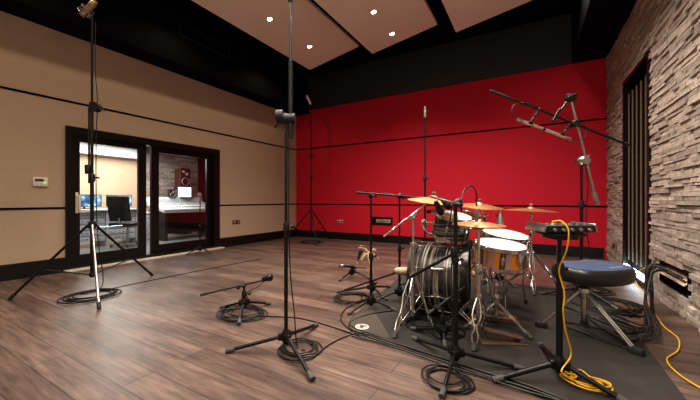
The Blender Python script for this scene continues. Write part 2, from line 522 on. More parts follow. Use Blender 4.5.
ROWS = [(-3.62, [4.76, 3.72, 2.68, 1.6, .5, -.6]), (-2.10, [5.12, 4.38, 3.35, 2.3, 1.25, .2]), (-.5, [4.75, 3.75, 2.75, 1.75, .7, -.4])]
names = {(0, 0): 'lit round downlight in the panel over the beige wall, nearest the red wall', (0, 1): 'lit round downlight in the panel over the beige wall, farther from the red wall',
         (1, 0): 'lit round downlight in the middle ceiling panel, nearer the red wall', (1, 1): 'lit round downlight in the middle ceiling panel, farther from the red wall'}
SPOT = [44, 112, 150]
for i, (x, ys) in enumerate(ROWS):
    sl = math.atan2(.215, CL[i][1] - CL[i][0])
    n = V((math.sin(sl), 0, -math.cos(sl)))
    for j, y in enumerate(ys):
        z = cloud_z(x)
        p = V((x, y, z))
        if (i, j) in names:
            t = thing('downlight', names[(i, j)], 'downlight', p, 'round ceiling downlights')
            MB().lathe([(.036, -.004), (.036, .006), (.05, .004), (.052, -.002)], p, n, 24).build('trim_ring', 'lamp_ring', t)
            MB().lathe([(0, .003), (.036, .003)], p, n, 20).build('lens', 'lamp', t)
        ld = bpy.data.lights.new('downlight_lamp', 'SPOT'); ld.energy = SPOT[i]; ld.spot_size = R(125); ld.spot_blend = .75
        ld.shadow_soft_size = .05; ld.color = (1, .87, .74)
        lo = bpy.data.objects.new('downlight_lamp', ld); C.objects.link(lo); lo.location = p + n * .03

def lamp(kind, loc, e, col, size=.1, aim=None, ang=120):
    ld = bpy.data.lights.new('lamp', kind); ld.energy = e; ld.color = col
    if kind == 'AREA': ld.size = size
    else: ld.shadow_soft_size = size
    if kind == 'SPOT': ld.spot_size = R(ang); ld.spot_blend = .6
    lo = bpy.data.objects.new('unseen_lamp', ld); C.objects.link(lo); lo.location = loc
    if aim is not None: lo.rotation_euler = (V(aim) - V(loc)).to_track_quat('-Z', 'Y').to_euler()
    return lo
# unseen beige-wall washers tucked in the slot between soffit and ceiling panel
for y in (1.0, 3.0, 5.0):
    lamp('SPOT', (-4.62, y, 3.92), 23, (1, .8, .6), .05, (-5.1, y, 1.0), 150)
for y in (1.6, 3.4, 5.2):  # unseen spots added only to brighten the stone wall
    lamp('SPOT', (.36, y, 3.95), 22, (1, .88, .76), .05, (.7, y, 1.0), 150)
# added fill points with no fixture, standing in for ambient light
lamp('POINT', (-1.6, -.9, 2.6), 34, (1, .88, .76), .35)
lamp('POINT', (.35, .6, 2.4), 34, (1, .9, .8), .3)
# control room
lamp('AREA', (-8.0, 3.6, 2.38), 150, (1, .95, .9), 2.0, (-8.0, 3.6, 0))
lamp('POINT', (-7.2, 2.9, 1.9), 22, (.85, .93, 1), .15)  # added cool fill, no fixture there, lifts the desk equipment

# air grille in the left soffit
t = thing('air_grille', 'long dark air grille in the black soffit over the beige wall', 'vent', (XL + .46, 3.7, 3.8))
b = MB(); x = XL + .455
b.bb(x, x + .012, 3.2, 4.23, 3.80, 3.815); b.bb(x, x + .012, 3.2, 4.23, 4.0, 4.015); b.bb(x, x + .012, 3.2, 3.215, 3.8, 4.015); b.bb(x, x + .012, 4.215, 4.23, 3.8, 4.015)
b.build('frame', 'dark_bulkhead', t, False)
b = MB()
for i in range(8): b.box((x + .004, 3.715, 3.83 + i * .024), (.012, 1.0, .004), Matrix.Rotation(R(35), 3, 'Y'))
b.build('louvre', 'black_paint', t, False)

# ---------------------------------------------------------------- sliding door
t = thing('door_1', 'black framed sliding glass door to the control room', 'door', (XL, 3.08, 0)); t['kind'] = 'structure'
x0, x1 = XL - .14, XL + .03
b = MB(); b.bb(x0, x1, DY0, DY0 + .09, 0, DZ); b.bb(x0, x1, DY1 - .13, DY1, 0, DZ); b.bb(x0, x1, DY0 + .09, DY1 - .13, DZ - .11, DZ); b.bb(x0, x1, DY0 + .09, DY1 - .13, 0, .07)
b.build('frame', 'black_gloss', t, False)
def sash(ya, yb, ga, gb, xa, xb):
    b = MB(); z0, z1 = .07, DZ - .11; g0, g1 = .21, 1.84
    b.bb(xa, xb, ya, ga, z0, z1); b.bb(xa, xb, gb, yb, z0, z1); b.bb(xa, xb, ga, gb, z0, g0); b.bb(xa, xb, ga, gb, g1, z1)
    o = b.build('sash', 'black_gloss', t, False)
    xm = (xa + xb) / 2
    MB().bb(xm - .004, xm + .004, ga, gb, g0, g1).build('glass', 'glass', o, False)
    return o
sl = sash(1.92, 2.905, 2.0, 2.785, XL - .06, XL - .01)
sash(3.02, 4.20, 3.15, 4.10, XL - .125, XL - .075)
h = MB(); h.box((XL - .004, 1.962, .96), (.012, .035, .30), None, .004)
h.rod((XL, 1.955, 1.05), (XL + .05, 1.955, 1.05), .009); h.box((XL + .052, 1.975, .95), (.014, .026, .25), None, .005)
o = h.build('handle', 'white_plastic', sl); o['label'] = 'white lever handle'
struct(MB().box((XL + .085, 3.08, .014), (.11, 2.56, .028), None, .006).build('trim_8', 'white_sill'), 'pale sill along the foot of the glass door')

# ---------------------------------------------------------------- control room
CX, CY0, CY1 = -9.5, .6, 6.48
struct(MB().bb(CX - .1, XL - .2, CY0 - .1, CY1 + .1, -.1, 0).build('floor_control', 'control_floor', smooth=False))
struct(MB().bb(CX - .1, XL - .2, CY0 - .1, CY1 + .1, 2.5, 2.6).build('ceiling_control', 'dark_bulkhead', smooth=False))
b = MB(); b.bb(CX - .1, CX, CY0, 4.82, 0, 2.5); b.bb(CX, XL - .2, CY0 - .1, CY0, 0, 2.5)
struct(b.build('wall_control', 'control_wall', smooth=False), 'peach wall of the control room')
struct(MB().bb(CX, CX + .25, CY0, 4.70, 2.12, 2.5).build('trim_9', 'console_white', smooth=False), 'pale cove over the control room wall')
s = MB(); rr = random.Random(9); z = 0
while z < 2.5:
    y = 4.82 - rr.random() * .2
    while y < CY1:
        l = rr.uniform(.2, .5); s.t = rr.random(); ya, yb = max(y, 4.82), min(y + l, CY1)
        if yb > ya + .01:
            s.bb(CX - .1, CX + rr.uniform(.0, .02), ya, yb - .003, z, z + .067)
        y += l
    z += .07
struct(MB().bb(CX, XL - .2, CY1, CY1 + .1, 0, 2.5).build('wall_control_end', 'black_paint', smooth=False), 'dark end wall of the control room')
struct(s.build('wall_control_stone', 'grey_brick', smooth=False, tone=True), 'grey brick wall of the control room')

def studio_monitor(loc, w, h, d, label, big=True):
    """speaker facing +X"""
    t = thing('studio_monitor', label, 'speaker', loc)
    x, y, z = loc
    MB().box((x, y, z + h / 2), (d, w, h), None, .012).build('cabinet', 'wood_brown' if big else 'black_plastic', t)
    f = x + d / 2
    MB().lathe([(w * .36, 0), (w * .36, .008), (w * .3, .01), (w * .1, -.02), (0, -.012)], (f, y, z + h * .30), (1, 0, 0), 28).build('woofer', 'cone', t)
    MB().lathe([(w * .34, .006), (w * .37, .014), (w * .40, .004)], (f, y, z + h * .30), (1, 0, 0), 28).build('woofer_ring', 'cone_light', t)
    MB().lathe([(w * .16, 0), (w * .16, .008), (w * .08, .004), (0, .012)], (f, y + w * .12, z + h * .70), (1, 0, 0), 20).build('tweeter', 'cone_light', t)
    if big:
        MB().box((f + .002, y - w * .22, z + h * .82), (.006, w * .22, h * .1)).build('badge', 'white_plastic', t, False)
    return t
p = P(182.5, 187.5, 9.3)
studio_monitor((p.x, p.y, p.z), .30, .56, .30, 'large brown wooden studio monitor against the brick wall beyond the glass')
# speaker pillar
o = MB(); o.box((p.x, p.y, p.z / 2 - .02), (.22, .22, p.z - .06), None, .01); o.box((p.x, p.y, .02), (.36, .36, .04), None, .01); o.box((p.x, p.y, p.z - .03), (.3, .32, .05), None, .01)
o = o.build('speaker_stand', 'black_plastic'); tag(o, 'black pillar stand under the large brown studio monitor', 'stand'); recentre(o, (p.x, p.y, 0))

# mixing console: long desk along Y facing the brick wall
ca, cb = P(158, 205, 7.45), P(196, 205, 8.1)
cx = -8.05; ya, yb = 4.35, 5.85
t = thing('mixing_console', 'wide mixing console with pale sloped fader surface beyond the right glass pane', 'mixing console', (cx, 5.1, 0))
b = MB(); b.bb(cx - .38, cx + .36, ya + .03, ya + .10, 0, .72); b.bb(cx - .38, cx + .36, yb - .10, yb - .03, 0, .72); b.bb(cx - .34, cx - .28, ya + .1, yb - .1, .1, .70)
b.build('pedestal', 'black_plastic', t, False)
rot = Matrix.Rotation(R(14), 3, 'Y')
MB().box((cx, 5.10, .82), (.80, yb - ya, .10), rot, .012).build('surface', 'console_white', t)
MB().box((cx - .36, 5.10, .99), (.10, yb - ya, .16), Matrix.Rotation(R(-18), 3, 'Y'), .01).build('meter_bridge', 'rack', t)
b = MB()
for i in range(18):
    for j in range(4):
        q = V((cx, ya + .12 + i * .073, .82)) + rot @ V((-.28 + j * .09, 0, .05))
        b.lathe([(.016, 0), (.014, .02), (0, .02)], q, rot @ V((0, 0, 1)), 8)
o = b.build('knobs', 'knob', t); o['kind'] = 'stuff'
b = MB()
for i in range(18):
    q = V((cx, ya + .12 + i * .073, .82)) + rot @ V((.22, 0, .055)); b.box(q, (.05, .02, .02), rot)
o = b.build('faders', 'black_plastic', t, False); o['kind'] = 'stuff'

def monitor(loc, w, h, yaw, mat, label, tall=.12):
    t = thing('computer_monitor', label, 'computer monitor', loc)
    q = Matrix.Rotation(yaw, 3, 'Z'); L = V(loc)
    MB().box(L + V((0, 0, .008)), (.18, .26, .016), q, .004).build('base', 'black_plastic', t)
    MB().rod(L + V((0, 0, .01)), L + V((0, 0, tall + h * .4)) + q @ V((-.03, 0, 0)), .018).build('neck', 'black_plastic', t)
    MB().box(L + V((0, 0, tall + h / 2)), (.03, w, h), q, .006).build('housing', 'black_plastic', t)
    MB().box(L + V((0, 0, tall + h / 2)) + q @ V((.017, 0, 0)), (.004, w - .03, h - .03), q).build('screen', mat, t, False)
    return t
# producer desk behind the left pane
dx, dya, dyb = -8.35, 2.7, 3.95
t = thing('desk', 'white desk with equipment bays behind the left glass pane', 'desk', (dx, 3.3, 0))
MB().box((dx, (dya + dyb) / 2, .78), (.75, dyb - dya, .04), None, .006).build('top', 'console_white', t)
for yy in (dya + .03, 3.32, dyb - .03):
    MB().bb(dx - .34, dx + .34, yy - .02, yy + .02, 0, .76).build('side_panel', 'console_white', t, False)
for j, (q0, q1) in enumerate(((dya + .06, 3.29), (3.35, dyb - .06))):
    for i in range(5):
        bx = MB().bb(dx - .2, dx + .3, q0, q1, .12 + i * .125, .23 + i * .125).build('equipment_bay', 'rack' if (i + j) % 2 else 'console_white', t, False)
        for m_ in range(6):
            MB().lathe([(.014, 0), (.012, .02), (0, .02)], (dx + .3, q0 + .06 + m_ * .075, .175 + i * .125), (1, 0, 0), 8).build('knob', 'knob', bx)
monitor((dx - .05, 3.05, .80), .60, .27, R(-8), 'desktop', 'wide screen with a blue picture on the white desk, left of its pair', .05)
monitor((dx - .05, 3.72, .80), .56, .27, R(8), 'desktop', 'wide screen with a blue picture on the white desk, right of its pair', .05)
def on_x(px, x):
    q_ = (px - 350) / F
    return x * (DP.y + RT.y * q_) / (DP.x + RT.x * q_)
monitor((cx - .33, on_x(184.5, cx - .33), 1.06), .36, .30, R(-20), 'screen', 'small bright blue-white screen standing on the mixing console', .01)
studio_monitor((cx - .34, on_x(171.5, cx - .34), 1.07), .16, .22, .10, 'small black speaker standing on the mixing console', False)

def office_chair(loc, yaw, label):
    t = thing('office_chair', label, 'chair', loc); L = V(loc); q = Matrix.Rotation(yaw, 3, 'Z')
    MB().box(L + V((0, 0, .47)), (.48, .48, .08), q, .03).build('seat', 'black_plastic', t)
    MB().box(L + q @ V((-.24, 0, .82)), (.07, .46, .55), q @ Matrix.Rotation(R(-10), 3, 'Y'), .03).build('backrest', 'black_plastic', t)
    MB().rod(L + q @ V((-.2, 0, .45)), L + q @ V((-.24, 0, .62)), .02).build('back_bracket', 'steel', t)
    MB().rod(L + V((0, 0, .09)), L + V((0, 0, .44)), .025).build('column', 'steel', t)
    for i in range(5):
        a = 2 * PI * i / 5
        e = L + q @ V((.29 * math.cos(a), .29 * math.sin(a), .055))
        l = MB().rod(L + V((0, 0, .10)), e + V((0, 0, .02)), .02, .014).build('leg', 'steel', t)
        MB().lathe([(0, -.012), (.027, -.012), (.027, .012), (0, .012)], e - V((0, 0, .027)), q @ V((math.sin(a), -math.cos(a), 0)), 12).build('caster', 'rubber', l)
t = thing('equipment_rack', 'low white equipment rack right of the white desk beyond the glass', 'equipment rack', (-8.3, 4.25, 0))
b = MB(); b.bb(-8.55, -8.05, 4.03, 4.06, 0, .7); b.bb(-8.55, -8.05, 4.46, 4.49, 0, .7); b.bb(-8.55, -8.05, 4.06, 4.46, .67, .7); b.bb(-8.55, -8.05, 4.06, 4.46, 0, .03)
b.build('case', 'console_white', t, False)
for i in range(6):
    bx = MB().bb(-8.5, -8.06, 4.06, 4.46, .05 + i * .1, .14 + i * .1).build('equipment_bay', 'rack' if i % 2 else 'console_white', t, False)
    for m_ in range(5): MB().lathe([(.013, 0), (.011, .02), (0, .02)], (-8.06, 4.10 + m_ * .075, .095 + i * .1), (1, 0, 0), 8).build('knob', 'knob', bx)
office_chair((-7.62, 3.53, 0), R(118), 'black office chair at the white desk beyond the glass')

# ---------------------------------------------------------------- wall fittings
t = thing('thermostat', 'cream wall thermostat with dark display beside the glass door', 'thermostat', (XL, 1.57, 1.18))
MB().box((XL + .014, 1.57, 1.24), (.028, .15, .12), None, .006).build('housing', 'white_plastic', t)
MB().box((XL + .029, 1.557, 1.262), (.004, .085, .032)).build('display', 'lcd', t, False)
MB().box((XL + .029, 1.612, 1.232), (.004, .028, .016)).build('indicator', 'green_led', t, False)
b = MB()
for i in range(3): b.box((XL + .029, 1.525 + i * .026, 1.212), (.004, .016, .008))
b.build('button', 'socket_beige', t, False)

def socket(loc, size, axis, label, plate, n, holes):
    t = thing('wall_socket', label, 'socket', loc); L = V(loc)
    sz = (.014, size[0], size[1]) if axis == 'x' else (size[0], .014, size[1])
    MB().box(L, sz, None, .003).build('plate', plate, t)
    for i in range(n):
        o = (i - (n - 1) / 2) * size[0] / n
        q = L + (V((.009, o, 0)) if axis == 'x' else V((o, -.009, 0)))
        MB().lathe([(size[1] * .28, 0), (size[1] * .28, .004), (size[1] * .2, .004), (0, .001)], q, (1, 0, 0) if axis == 'x' else (0, -1, 0), 14).build('socket_face', holes, t)
socket((XL + .008, 4.77, .515), (.20, .075), 'x', 'dark red double socket on the beige wall right of the door', 'dark_red_plate', 2, 'socket_beige')
def on_back(px, py):
    q = (px - 350) / F; dy = DP.y + RT.y * q; d = (YF - .008) / dy
    return P(px, py, d)
p = on_back(340, 221.5); socket(tuple(p), (.17, .085), 'y', 'small beige double socket low on the red wall', 'socket_beige', 2, 'black_metal')
p = on_back(381.5, 221); socket(tuple(p), (.56, .19), 'y', 'wide black socket box with pale inset low on the red wall', 'black_gloss', 1, 'black_gloss')
pl = [o for o in bpy.data.objects if o.name.startswith('wall_socket') and 'wide black' in o.get('label', '')][0]
q = MB(); q.box((p.x + .05, p.y - .010, p.z + .0), (.36, .006, .075), None, .002); q.build('inset', 'socket_beige', pl)
q = MB()
for i in range(6): q.lathe([(.016, 0), (.016, .006), (0, .006)], (p.x - .08 + i * .052, p.y - .014, p.z), (0, -1, 0), 10)
q.build('jacks', 'black_metal', pl)

# ================================================================ RUG
c1 = V((-1.30, 2.16, 0)); c2 = V((.66, 1.72, 0)); c3 = V((.70, 4.20, 0)); c4 = V((-1.5, 4.22, 0))
def rounded(poly, r, n=6):
    out = []
    N = len(poly)
    for i in range(N):
        a, b_, c = poly[i - 1], poly[i], poly[(i + 1) % N]
        u = (a - b_).normalized() * r; w_ = (c - b_).normalized() * r
        for k_ in range(n + 1):
            s_ = k_ / n
            out.append((b_ + u) * (1 - s_) ** 2 + b_ * 2 * s_ * (1 - s_) + (b_ + w_) * s_ ** 2)
    return out
t = thing('drum_rug', 'charcoal carpet under the drum kit with a tan corner patch', 'rug', (-.35, 3.1, 0))
ol = rounded([c1, c2, c3, c4], .16)
n = len(ol)
MB()._add([p + V((0, 0, .001)) for p in ol] + [p + V((0, 0, .008)) for p in ol], [tuple(range(n - 1, -1, -1)), tuple(range(n, 2 * n))] + [(i, (i + 1) % n, n + (i + 1) % n, n + i) for i in range(n)]).build('pile', 'rug', t, False)
cu = (c2 - c1).normalized(); cv = (c4 - c1).normalized()
tri = rounded([c1 + cu * .012 + cv * .012, c1 + cu * .47 + cv * .012, c1 + cu * .012 + cv * .55], .12)
# only the true corner is rounded wide; keep the patch inside the rug
tri = [p for p in tri]
n = len(tri)
MB()._add([p + V((0, 0, .0082)) for p in tri] + [p + V((0, 0, .0095)) for p in tri], [tuple(range(n - 1, -1, -1)), tuple(range(n, 2 * n))] + [(i, (i + 1) % n, n + (i + 1) % n, n + i) for i in range(n)]).build('corner_patch', 'tan', t, False)
e = G(362, 328); e.z = .0097
b = MB(); b.ring(.042, .054, 0, .001, e, n=32)
b.lathe([(0, .001), (.037, .001)], e, n=28)
eb = b.build('emblem', 'white_print', t, False)
b = MB()
b.box(e + V((0, 0, .0015)), (.03, .05, .001)); b.box(e + V((-.012, .012, .0016)), (.014, .05, .001), Matrix.Rotation(R(40), 3, 'Z')); b.box(e + V((.012, .012, .0017)), (.014, .05, .001), Matrix.Rotation(R(-40), 3, 'Z'))
b.build('emblem_mark', 'tan', eb, False)

# ================================================================ STANDS
def clutch(b, p, ax=V((0, 0, 1)), r=.02, h=.06):
    b.lathe([(0, -h / 2), (r * .8, -h / 2), (r, -h * .3), (r, h * .3), (r * .8, h / 2), (0, h / 2)], p, ax, 14)
    side = ax.orthogonal().normalized()
    b.rod(p, p + side * (r + .022), .006); b.box(p + side * (r + .026), (.012, .03, .02), None, .003)

def tripod(t, base, feet, hub_z, mat='black_metal', leg_r=.011, drop=.02):
    """floor tripod: cast hub on the pole with three legs to rubber feet"""
    b = MB(); hub = V((base.x, base.y, hub_z))
    b.lathe([(0, -.045), (.018, -.045), (.030, -.02), (.034, .0), (.030, .025), (.020, .045), (0, .045)], hub, n=16)
    for f in feet:
        d = V((f.x - base.x, f.y - base.y, 0)).normalized()
        b.box(hub + d * .032, (.04, .028, .045), Matrix.Rotation(math.atan2(d.y, d.x), 3, 'Z'), .005)
    b.build('hub', mat, t)
    for f in feet:
        d = V((f.x - base.x, f.y - base.y, 0)).normalized()
        a = hub + d * .04; e = V((f.x, f.y, .016))
        l = MB().rod(a, e, leg_r, leg_r).build('leg', mat, t)
        u = (e - a).normalized()
        MB().rod(e - u * .045, e + u * .012, leg_r + .004, leg_r + .005, 12).build('rubber_foot', 'grey_rubber', l)
    return hub

def floor_z(p):
    return V((p.x, p.y, 0))

def auto_feet(base, r, rot0, n=3):
    return [base + V((r * math.cos(rot0 + 2 * PI * i / n), r * math.sin(rot0 + 2 * PI * i / n), 0)) for i in range(n)]

def mic_stand(label, base, feet, top_z, hub_z=.09, split=.5, r=.0095, pole_mat='black_metal', boom=None, boom_mat='black_metal', name='microphone_stand'):
    """boom: (end_a, pivot, end_b)"""
    t = thing(name, label, 'microphone stand', floor_z(base))
    tripod(t, base, feet, hub_z)
    B = V((base.x, base.y, 0)); zs = hub_z + (top_z - hub_z) * split
    MB().rod(B + V((0, 0, hub_z - .04)), B + V((0, 0, zs)), r + .003).build('lower_tube', pole_mat, t)
    MB().rod(B + V((0, 0, zs)), B + V((0, 0, top_z)), r).build('upper_tube', pole_mat, t)
    b = MB(); clutch(b, B + V((0, 0, zs))); b.build('clutch', 'black_plastic', t)
    if boom:
        a, pv, e = boom
        bo = MB().rod(a, e, .0085).build('boom', boom_mat, t)
        u = (e - a).normalized()
        MB().rod(a - u * .005, a + u * .05, .0115, n=12).build('end_grip', 'rubber', bo)
        b = MB(); clutch(b, pv, u.orthogonal(), .022, .05); b.build('boom_clamp', 'black_plastic', t)
    return t

def pencil_mic(label, a, e, r=.011, mat='mic_silver', name='microphone', group=None):
    """slim microphone from its connector a to its capsule e"""
    u = (e - a).normalized(); L = (e - a).length
    t = thing(name, label, 'microphone', a, group)
    MB().lathe([(0, 0), (r * .8, 0), (r, .006), (r, L * .78), (0, L * .78)], a, u, 16).build('body', mat, t)
    MB().lathe([(r, L * .78), (r * 1.06, L * .8), (r * 1.06, L * .97), (r * .8, L), (0, L)], a, u, 16).build('grille', 'dull_chrome', t)
    MB().lathe([(r * .7, -.035), (r * .85, -.03), (r * .85, 0), (r * .5, 0)], a, u, 12).build('plug', 'black_plastic', t)
    return t

def fat_mic(label, c, axis, r, L, mat='black_plastic', head='dull_chrome', name='microphone'):
    u = V(axis).normalized(); a = V(c) - u * L / 2
    t = thing(name, label, 'microphone', a)
    MB().lathe([(0, 0), (r * .55, 0), (r * .7, L * .1), (r * .8, L * .5), (r, L * .62), (0, L * .62)], a, u, 18).build('body', mat, t)
    MB().lathe([(r, L * .60), (r * 1.04, L * .64), (r * 1.04, L * .70), (r, L * .72), (r * .98, L * .85), (r * .75, L * .96), (0, L)], a, u, 18).build('grille', head, t)
    return t

def coil(name, label, c, r, turns, mat='cable', rad=.005, seed=1, sq=1.0, tails=(), z0=.006, ell=0):
    rr = random.Random(seed); pts = []
    n = 16
    for i in range(int(turns * n) + 1):
        a = 2 * PI * i / n; tn = i / n
        wob = 1 + .19 * math.sin(tn * 2.1 + seed) + .05 * math.sin(a * 2 + seed * 1.7)
        ox = .2 * r * math.sin(tn * 1.7 + seed); oy = .2 * r * math.cos(tn * 2.3 + seed)
        pts.append(V((c.x + ox + r * wob * math.cos(a), c.y + oy + r * sq * wob * math.sin(a), z0 + .003 * (tn % 4) + .002 * rr.random())))
    for p in tails: pts.append(V((p.x, p.y, max(p.z, z0))))
    o = MB().tube(spline(pts, 3), rad, 7).build(name, mat)
    tag(o, label, 'cable'); recentre(o, (c.x, c.y, 0))
    return o

def cable(label, pts, mat='cable', rad=.005, n=8, name='cable', group=None):
    o = MB().tube(spline(pts, n), rad, 7).build(name, mat)
    tag(o, label, 'cable', group)
    recentre(o, (pts[0].x, pts[0].y, min(p.z for p in pts) - rad))
    return o

def fp(px, py, z=.006):
    g = G(px, py); g.z = z
    return g

# --- tall light-style stand at the left
B = FL(92, 3.39); t = thing('tall_microphone_stand', 'very tall black tripod stand in front of the glass door', 'microphone stand', B)
feet = [G(10, 300), G(152, 276), G(99, 309)]
ct = V((B.x, B.y, .73)); sp = V((B.x, B.y, .20))
b = MB(); b.lathe([(0, -.04), (.03, -.04), (.036, 0), (.03, .04), (0, .04)], ct, n=16); b.build('collar', 'black_plastic', t)
b = MB(); b.lathe([(0, -.02), (.024, -.02), (.028, 0), (.024, .02), (0, .02)], sp, n=14); b.build('spreader', 'black_plastic', t)
for i, f in enumerate(feet):
    d = V((f.x - B.x, f.y - B.y, 0)).normalized()
    a = ct + d * .035; e = V((f.x, f.y, .014))
    l = MB().rod(a, e, .013).build('leg', 'dull_chrome' if i == 2 else 'black_metal', t)
    u = (e - a).normalized(); MB().rod(e - u * .05, e + u * .01, .017).build('rubber_foot', 'rubber', l)
    m_ = a + (e - a) * .62
    MB().rod(sp + d * .02, m_, .007).build('brace', 'black_metal', l)
MB().rod((B.x, B.y, .17), (B.x, B.y, 1.22), .017).build('lower_tube', 'black_metal', t)
MB().rod((B.x, B.y, 1.22), (B.x, B.y, 2.0), .014).build('middle_tube', 'black_metal', t)
MB().rod((B.x, B.y, 2.0), (B.x, B.y, 2.98), .011).build('upper_tube', 'black_metal', t)
# twin tube alongside (folded boom)
MB().rod((B.x - .03, B.y - .015, 1.18), (B.x - .03, B.y - .015, 1.99), .009).build('folded_boom', 'black_metal', t)
b = MB(); clutch(b, V((B.x, B.y, 1.24)), r=.028, h=.09); b.box((B.x - .035, B.y - .02, 1.33), (.06, .05, .10), None, .008); b.build('lower_clutch', 'black_plastic', t)
b = MB(); clutch(b, V((B.x, B.y, 2.0)), r=.028, h=.1); b.lathe([(0, -.03), (.05, -.03), (.05, .03), (0, .03)], V((B.x + .03, B.y + .02, 2.0)), (-.5, .86, 0), 18); b.rod((B.x + .03, B.y, 2.0), (B.x + .13, B.y + .07, 1.96), .007); b.build('swivel_clamp', 'black_plastic', t)
cable('thin black cable hanging down the tall stand before the glass door', [V((B.x + .03, B.y + .02, 2.92)), V((B.x + .025, B.y + .02, 2.4)), V((B.x + .05, B.y + .03, 2.06)), V((B.x + .02, B.y + .03, 1.7)), V((B.x + .02, B.y + .03, 1.1)), V((B.x + .03, B.y + .04, .6)), V((B.x + .05, B.y + .08, .1)), V((B.x + .02, B.y - .03, .012)), V((B.x - .1, B.y - .15, .012))], 'cable', .0045)
# condenser in shock mount at its top
def condenser(label, c, axis, r, L, mat, cage=True):
    u = V(axis).normalized(); a = V(c) - u * L / 2
    t = thing('condenser_microphone', label, 'microphone', a)
    MB().lathe([(0, 0), (r * .85, 0), (r, .01), (r, L * .62), (0, L * .62)], a, u, 20).build('body', mat, t)
    MB().lathe([(r * .98, L * .62), (r * 1.05, L * .64), (r * 1.05, L * .88), (r * .75, L), (0, L)], a, u, 20).build('grille', 'mic_gold', t)
    if cage:
        q = u.to_track_quat('Z', 'Y'); b = MB()
        for h_ in (.18, .46):
            b.torus(a + u * L * h_, u, r * 2.0, .005, 28, 6)
        for k_ in range(8):
            an = 2 * PI * k_ / 8
            e0 = a + u * L * .18 + q @ V((r * 2 * math.cos(an), r * 2 * math.sin(an), 0)); e1 = a + u * L * .46 + q @ V((r * 2 * math.cos(an + .6), r * 2 * math.sin(an + .6), 0))
            b.rod(e0, e1, .003, n=6)
            b.rod(e0, a + u * L * .32 + q @ V((r * math.cos(an + .4), r * math.sin(an + .4), 0)), .0025, n=6)
        b.build('shock_mount', 'dull_chrome', t)
    return t
condenser('champagne condenser microphone in a wire shock mount atop the tallest left stand', V((B.x - .03, B.y - .02, 3.06)), RT * .75 + UP * .6 - DP * .1, .030, .22, 'mic_gold')
coil('cable_coil', 'black cable coil under the tall stand in front of the glass door', G(92, 296), .21, 5, 'cable', .006, 3, .95)
cable('thin black cable running across the floor from the left coil toward the corner', [fp(112, 289), fp(150, 281), fp(190, 273), fp(225, 266), fp(262, 259)], 'cable', .004)

# --- tall centre stand
B = FL(286.5, 2.3 / 1.0 * .91 * 1.0 + .0) if False else FL(286, 2.094)
feet = [G(228, 353), G(316, 327), G(312, 381)]
t = thing('tall_microphone_stand', 'very tall black tripod stand in the middle of the open floor', 'microphone stand', B)
tripod(t, B, feet, .092, 'black_metal', .0125)
MB().rod((B.x, B.y, .05), (B.x, B.y, .82), .0125).build('lower_tube', 'black_metal', t)
MB().rod((B.x, B.y, .82), (B.x, B.y, 1.56), .0095).build('upper_tube', 'black_metal', t)
b = MB(); clutch(b, V((B.x, B.y, .82)), r=.019, h=.07); b.build('clutch', 'black_plastic', t)
off = RT * .03
pt = V((B.x, B.y, 1.54))
b = MB(); b.lathe([(0, -.05), (.035, -.05), (.035, .05), (0, .05)], pt + off * .4, RT, 18); b.lathe([(0, -.022), (.045, -.022), (.045, .022), (0, .022)], pt - off * 1.3 + V((0, 0, .015)), RT, 18)
b.rod(pt - off * 1.5, pt - off * 2.6 + V((0, 0, -.06)), .008); b.build('swivel_clamp', 'black_plastic', t)
up = pt + off
bo = MB().rod(up + V((0, 0, -.12)), up + V((0, 0, 1.75)), .0095).build('raised_boom', 'gunmetal', t)
MB().rod(up + V((0, 0, -.13)), up + V((0, 0, .38)), .016).build('boom_sleeve', 'black_metal', bo)
b = MB()
for h_ in (.80, .88): b.lathe([(0, -.02), (.016, -.02), (.016, .02), (0, .02)], up + V((0, 0, h_)), n=14)
b.build('joint_ring', 'black_plastic', bo)
cable('thin black cable spiralling down the tall centre stand', [V((B.x, B.y, 0)) + RT * .018 + UP * 1.45, V((B.x, B.y, 0)) + RT * .016 + DP * .015 + UP * 1.1, V((B.x, B.y, 0)) + RT * .02 + UP * .8, V((B.x, B.y, 0)) + RT * .03 + UP * .5, V((B.x, B.y, 0)) + RT * .055 + UP * .25, V((B.x, B.y, 0)) + RT * .07 + DP * .03 + UP * .012, V((B.x, B.y, 0)) + RT * .13 - DP * .02 + UP * .012], 'cable', .004)
coil('cable_coil', 'black cable coil beside the foot of the tall centre stand', G(300, 350), .115, 5, 'cable', .005, 5, 1.0, [G(330, 345), G(352, 335), G(378, 331)])

# --- back corner stand
B = FL(311, 7.55); B.z = 0
t = thing('tall_microphone_stand', 'tall black tripod stand in the far corner by the red wall', 'microphone stand', B)
feet = auto_feet(B, .66, R(-72 + 29.9))
ct = V((B.x, B.y, .75)); sp = V((B.x, B.y, .22))
b = MB(); b.lathe([(0, -.04), (.03, -.04), (.036, 0), (.03, .04), (0, .04)], ct, n=14); b.build('collar', 'black_plastic', t)
for f in feet:
    d = (f - B).normalized(); a = ct + d * .03; e = V((f.x, f.y, .014))
    l = MB().rod(a, e, .014).build('leg', 'black_metal', t)
    u = (e - a).normalized(); MB().rod(e - u * .05, e + u * .01, .018).build('rubber_foot', 'rubber', l)
    MB().rod(sp, a + (e - a) * .6, .007).build('brace', 'black_metal', l)
MB().rod((B.x, B.y, .2), (B.x, B.y, 1.55), .018).build('lower_tube', 'black_metal', t)
MB().rod((B.x, B.y, 1.55), (B.x, B.y, 3.3), .013).build('upper_tube', 'black_metal', t)
for z_ in (1.55, 2.05):
    b = MB(); clutch(b, V((B.x, B.y, z_)), r=.032, h=.1); b.build('clutch', 'black_plastic', t)
fat_mic('pale condenser microphone atop the corner stand against the red wall', V((B.x - .03, B.y - .05, 3.40)), RT * -.4 + UP * .9, .05, .26, 'mic_silver', 'mic_gold')
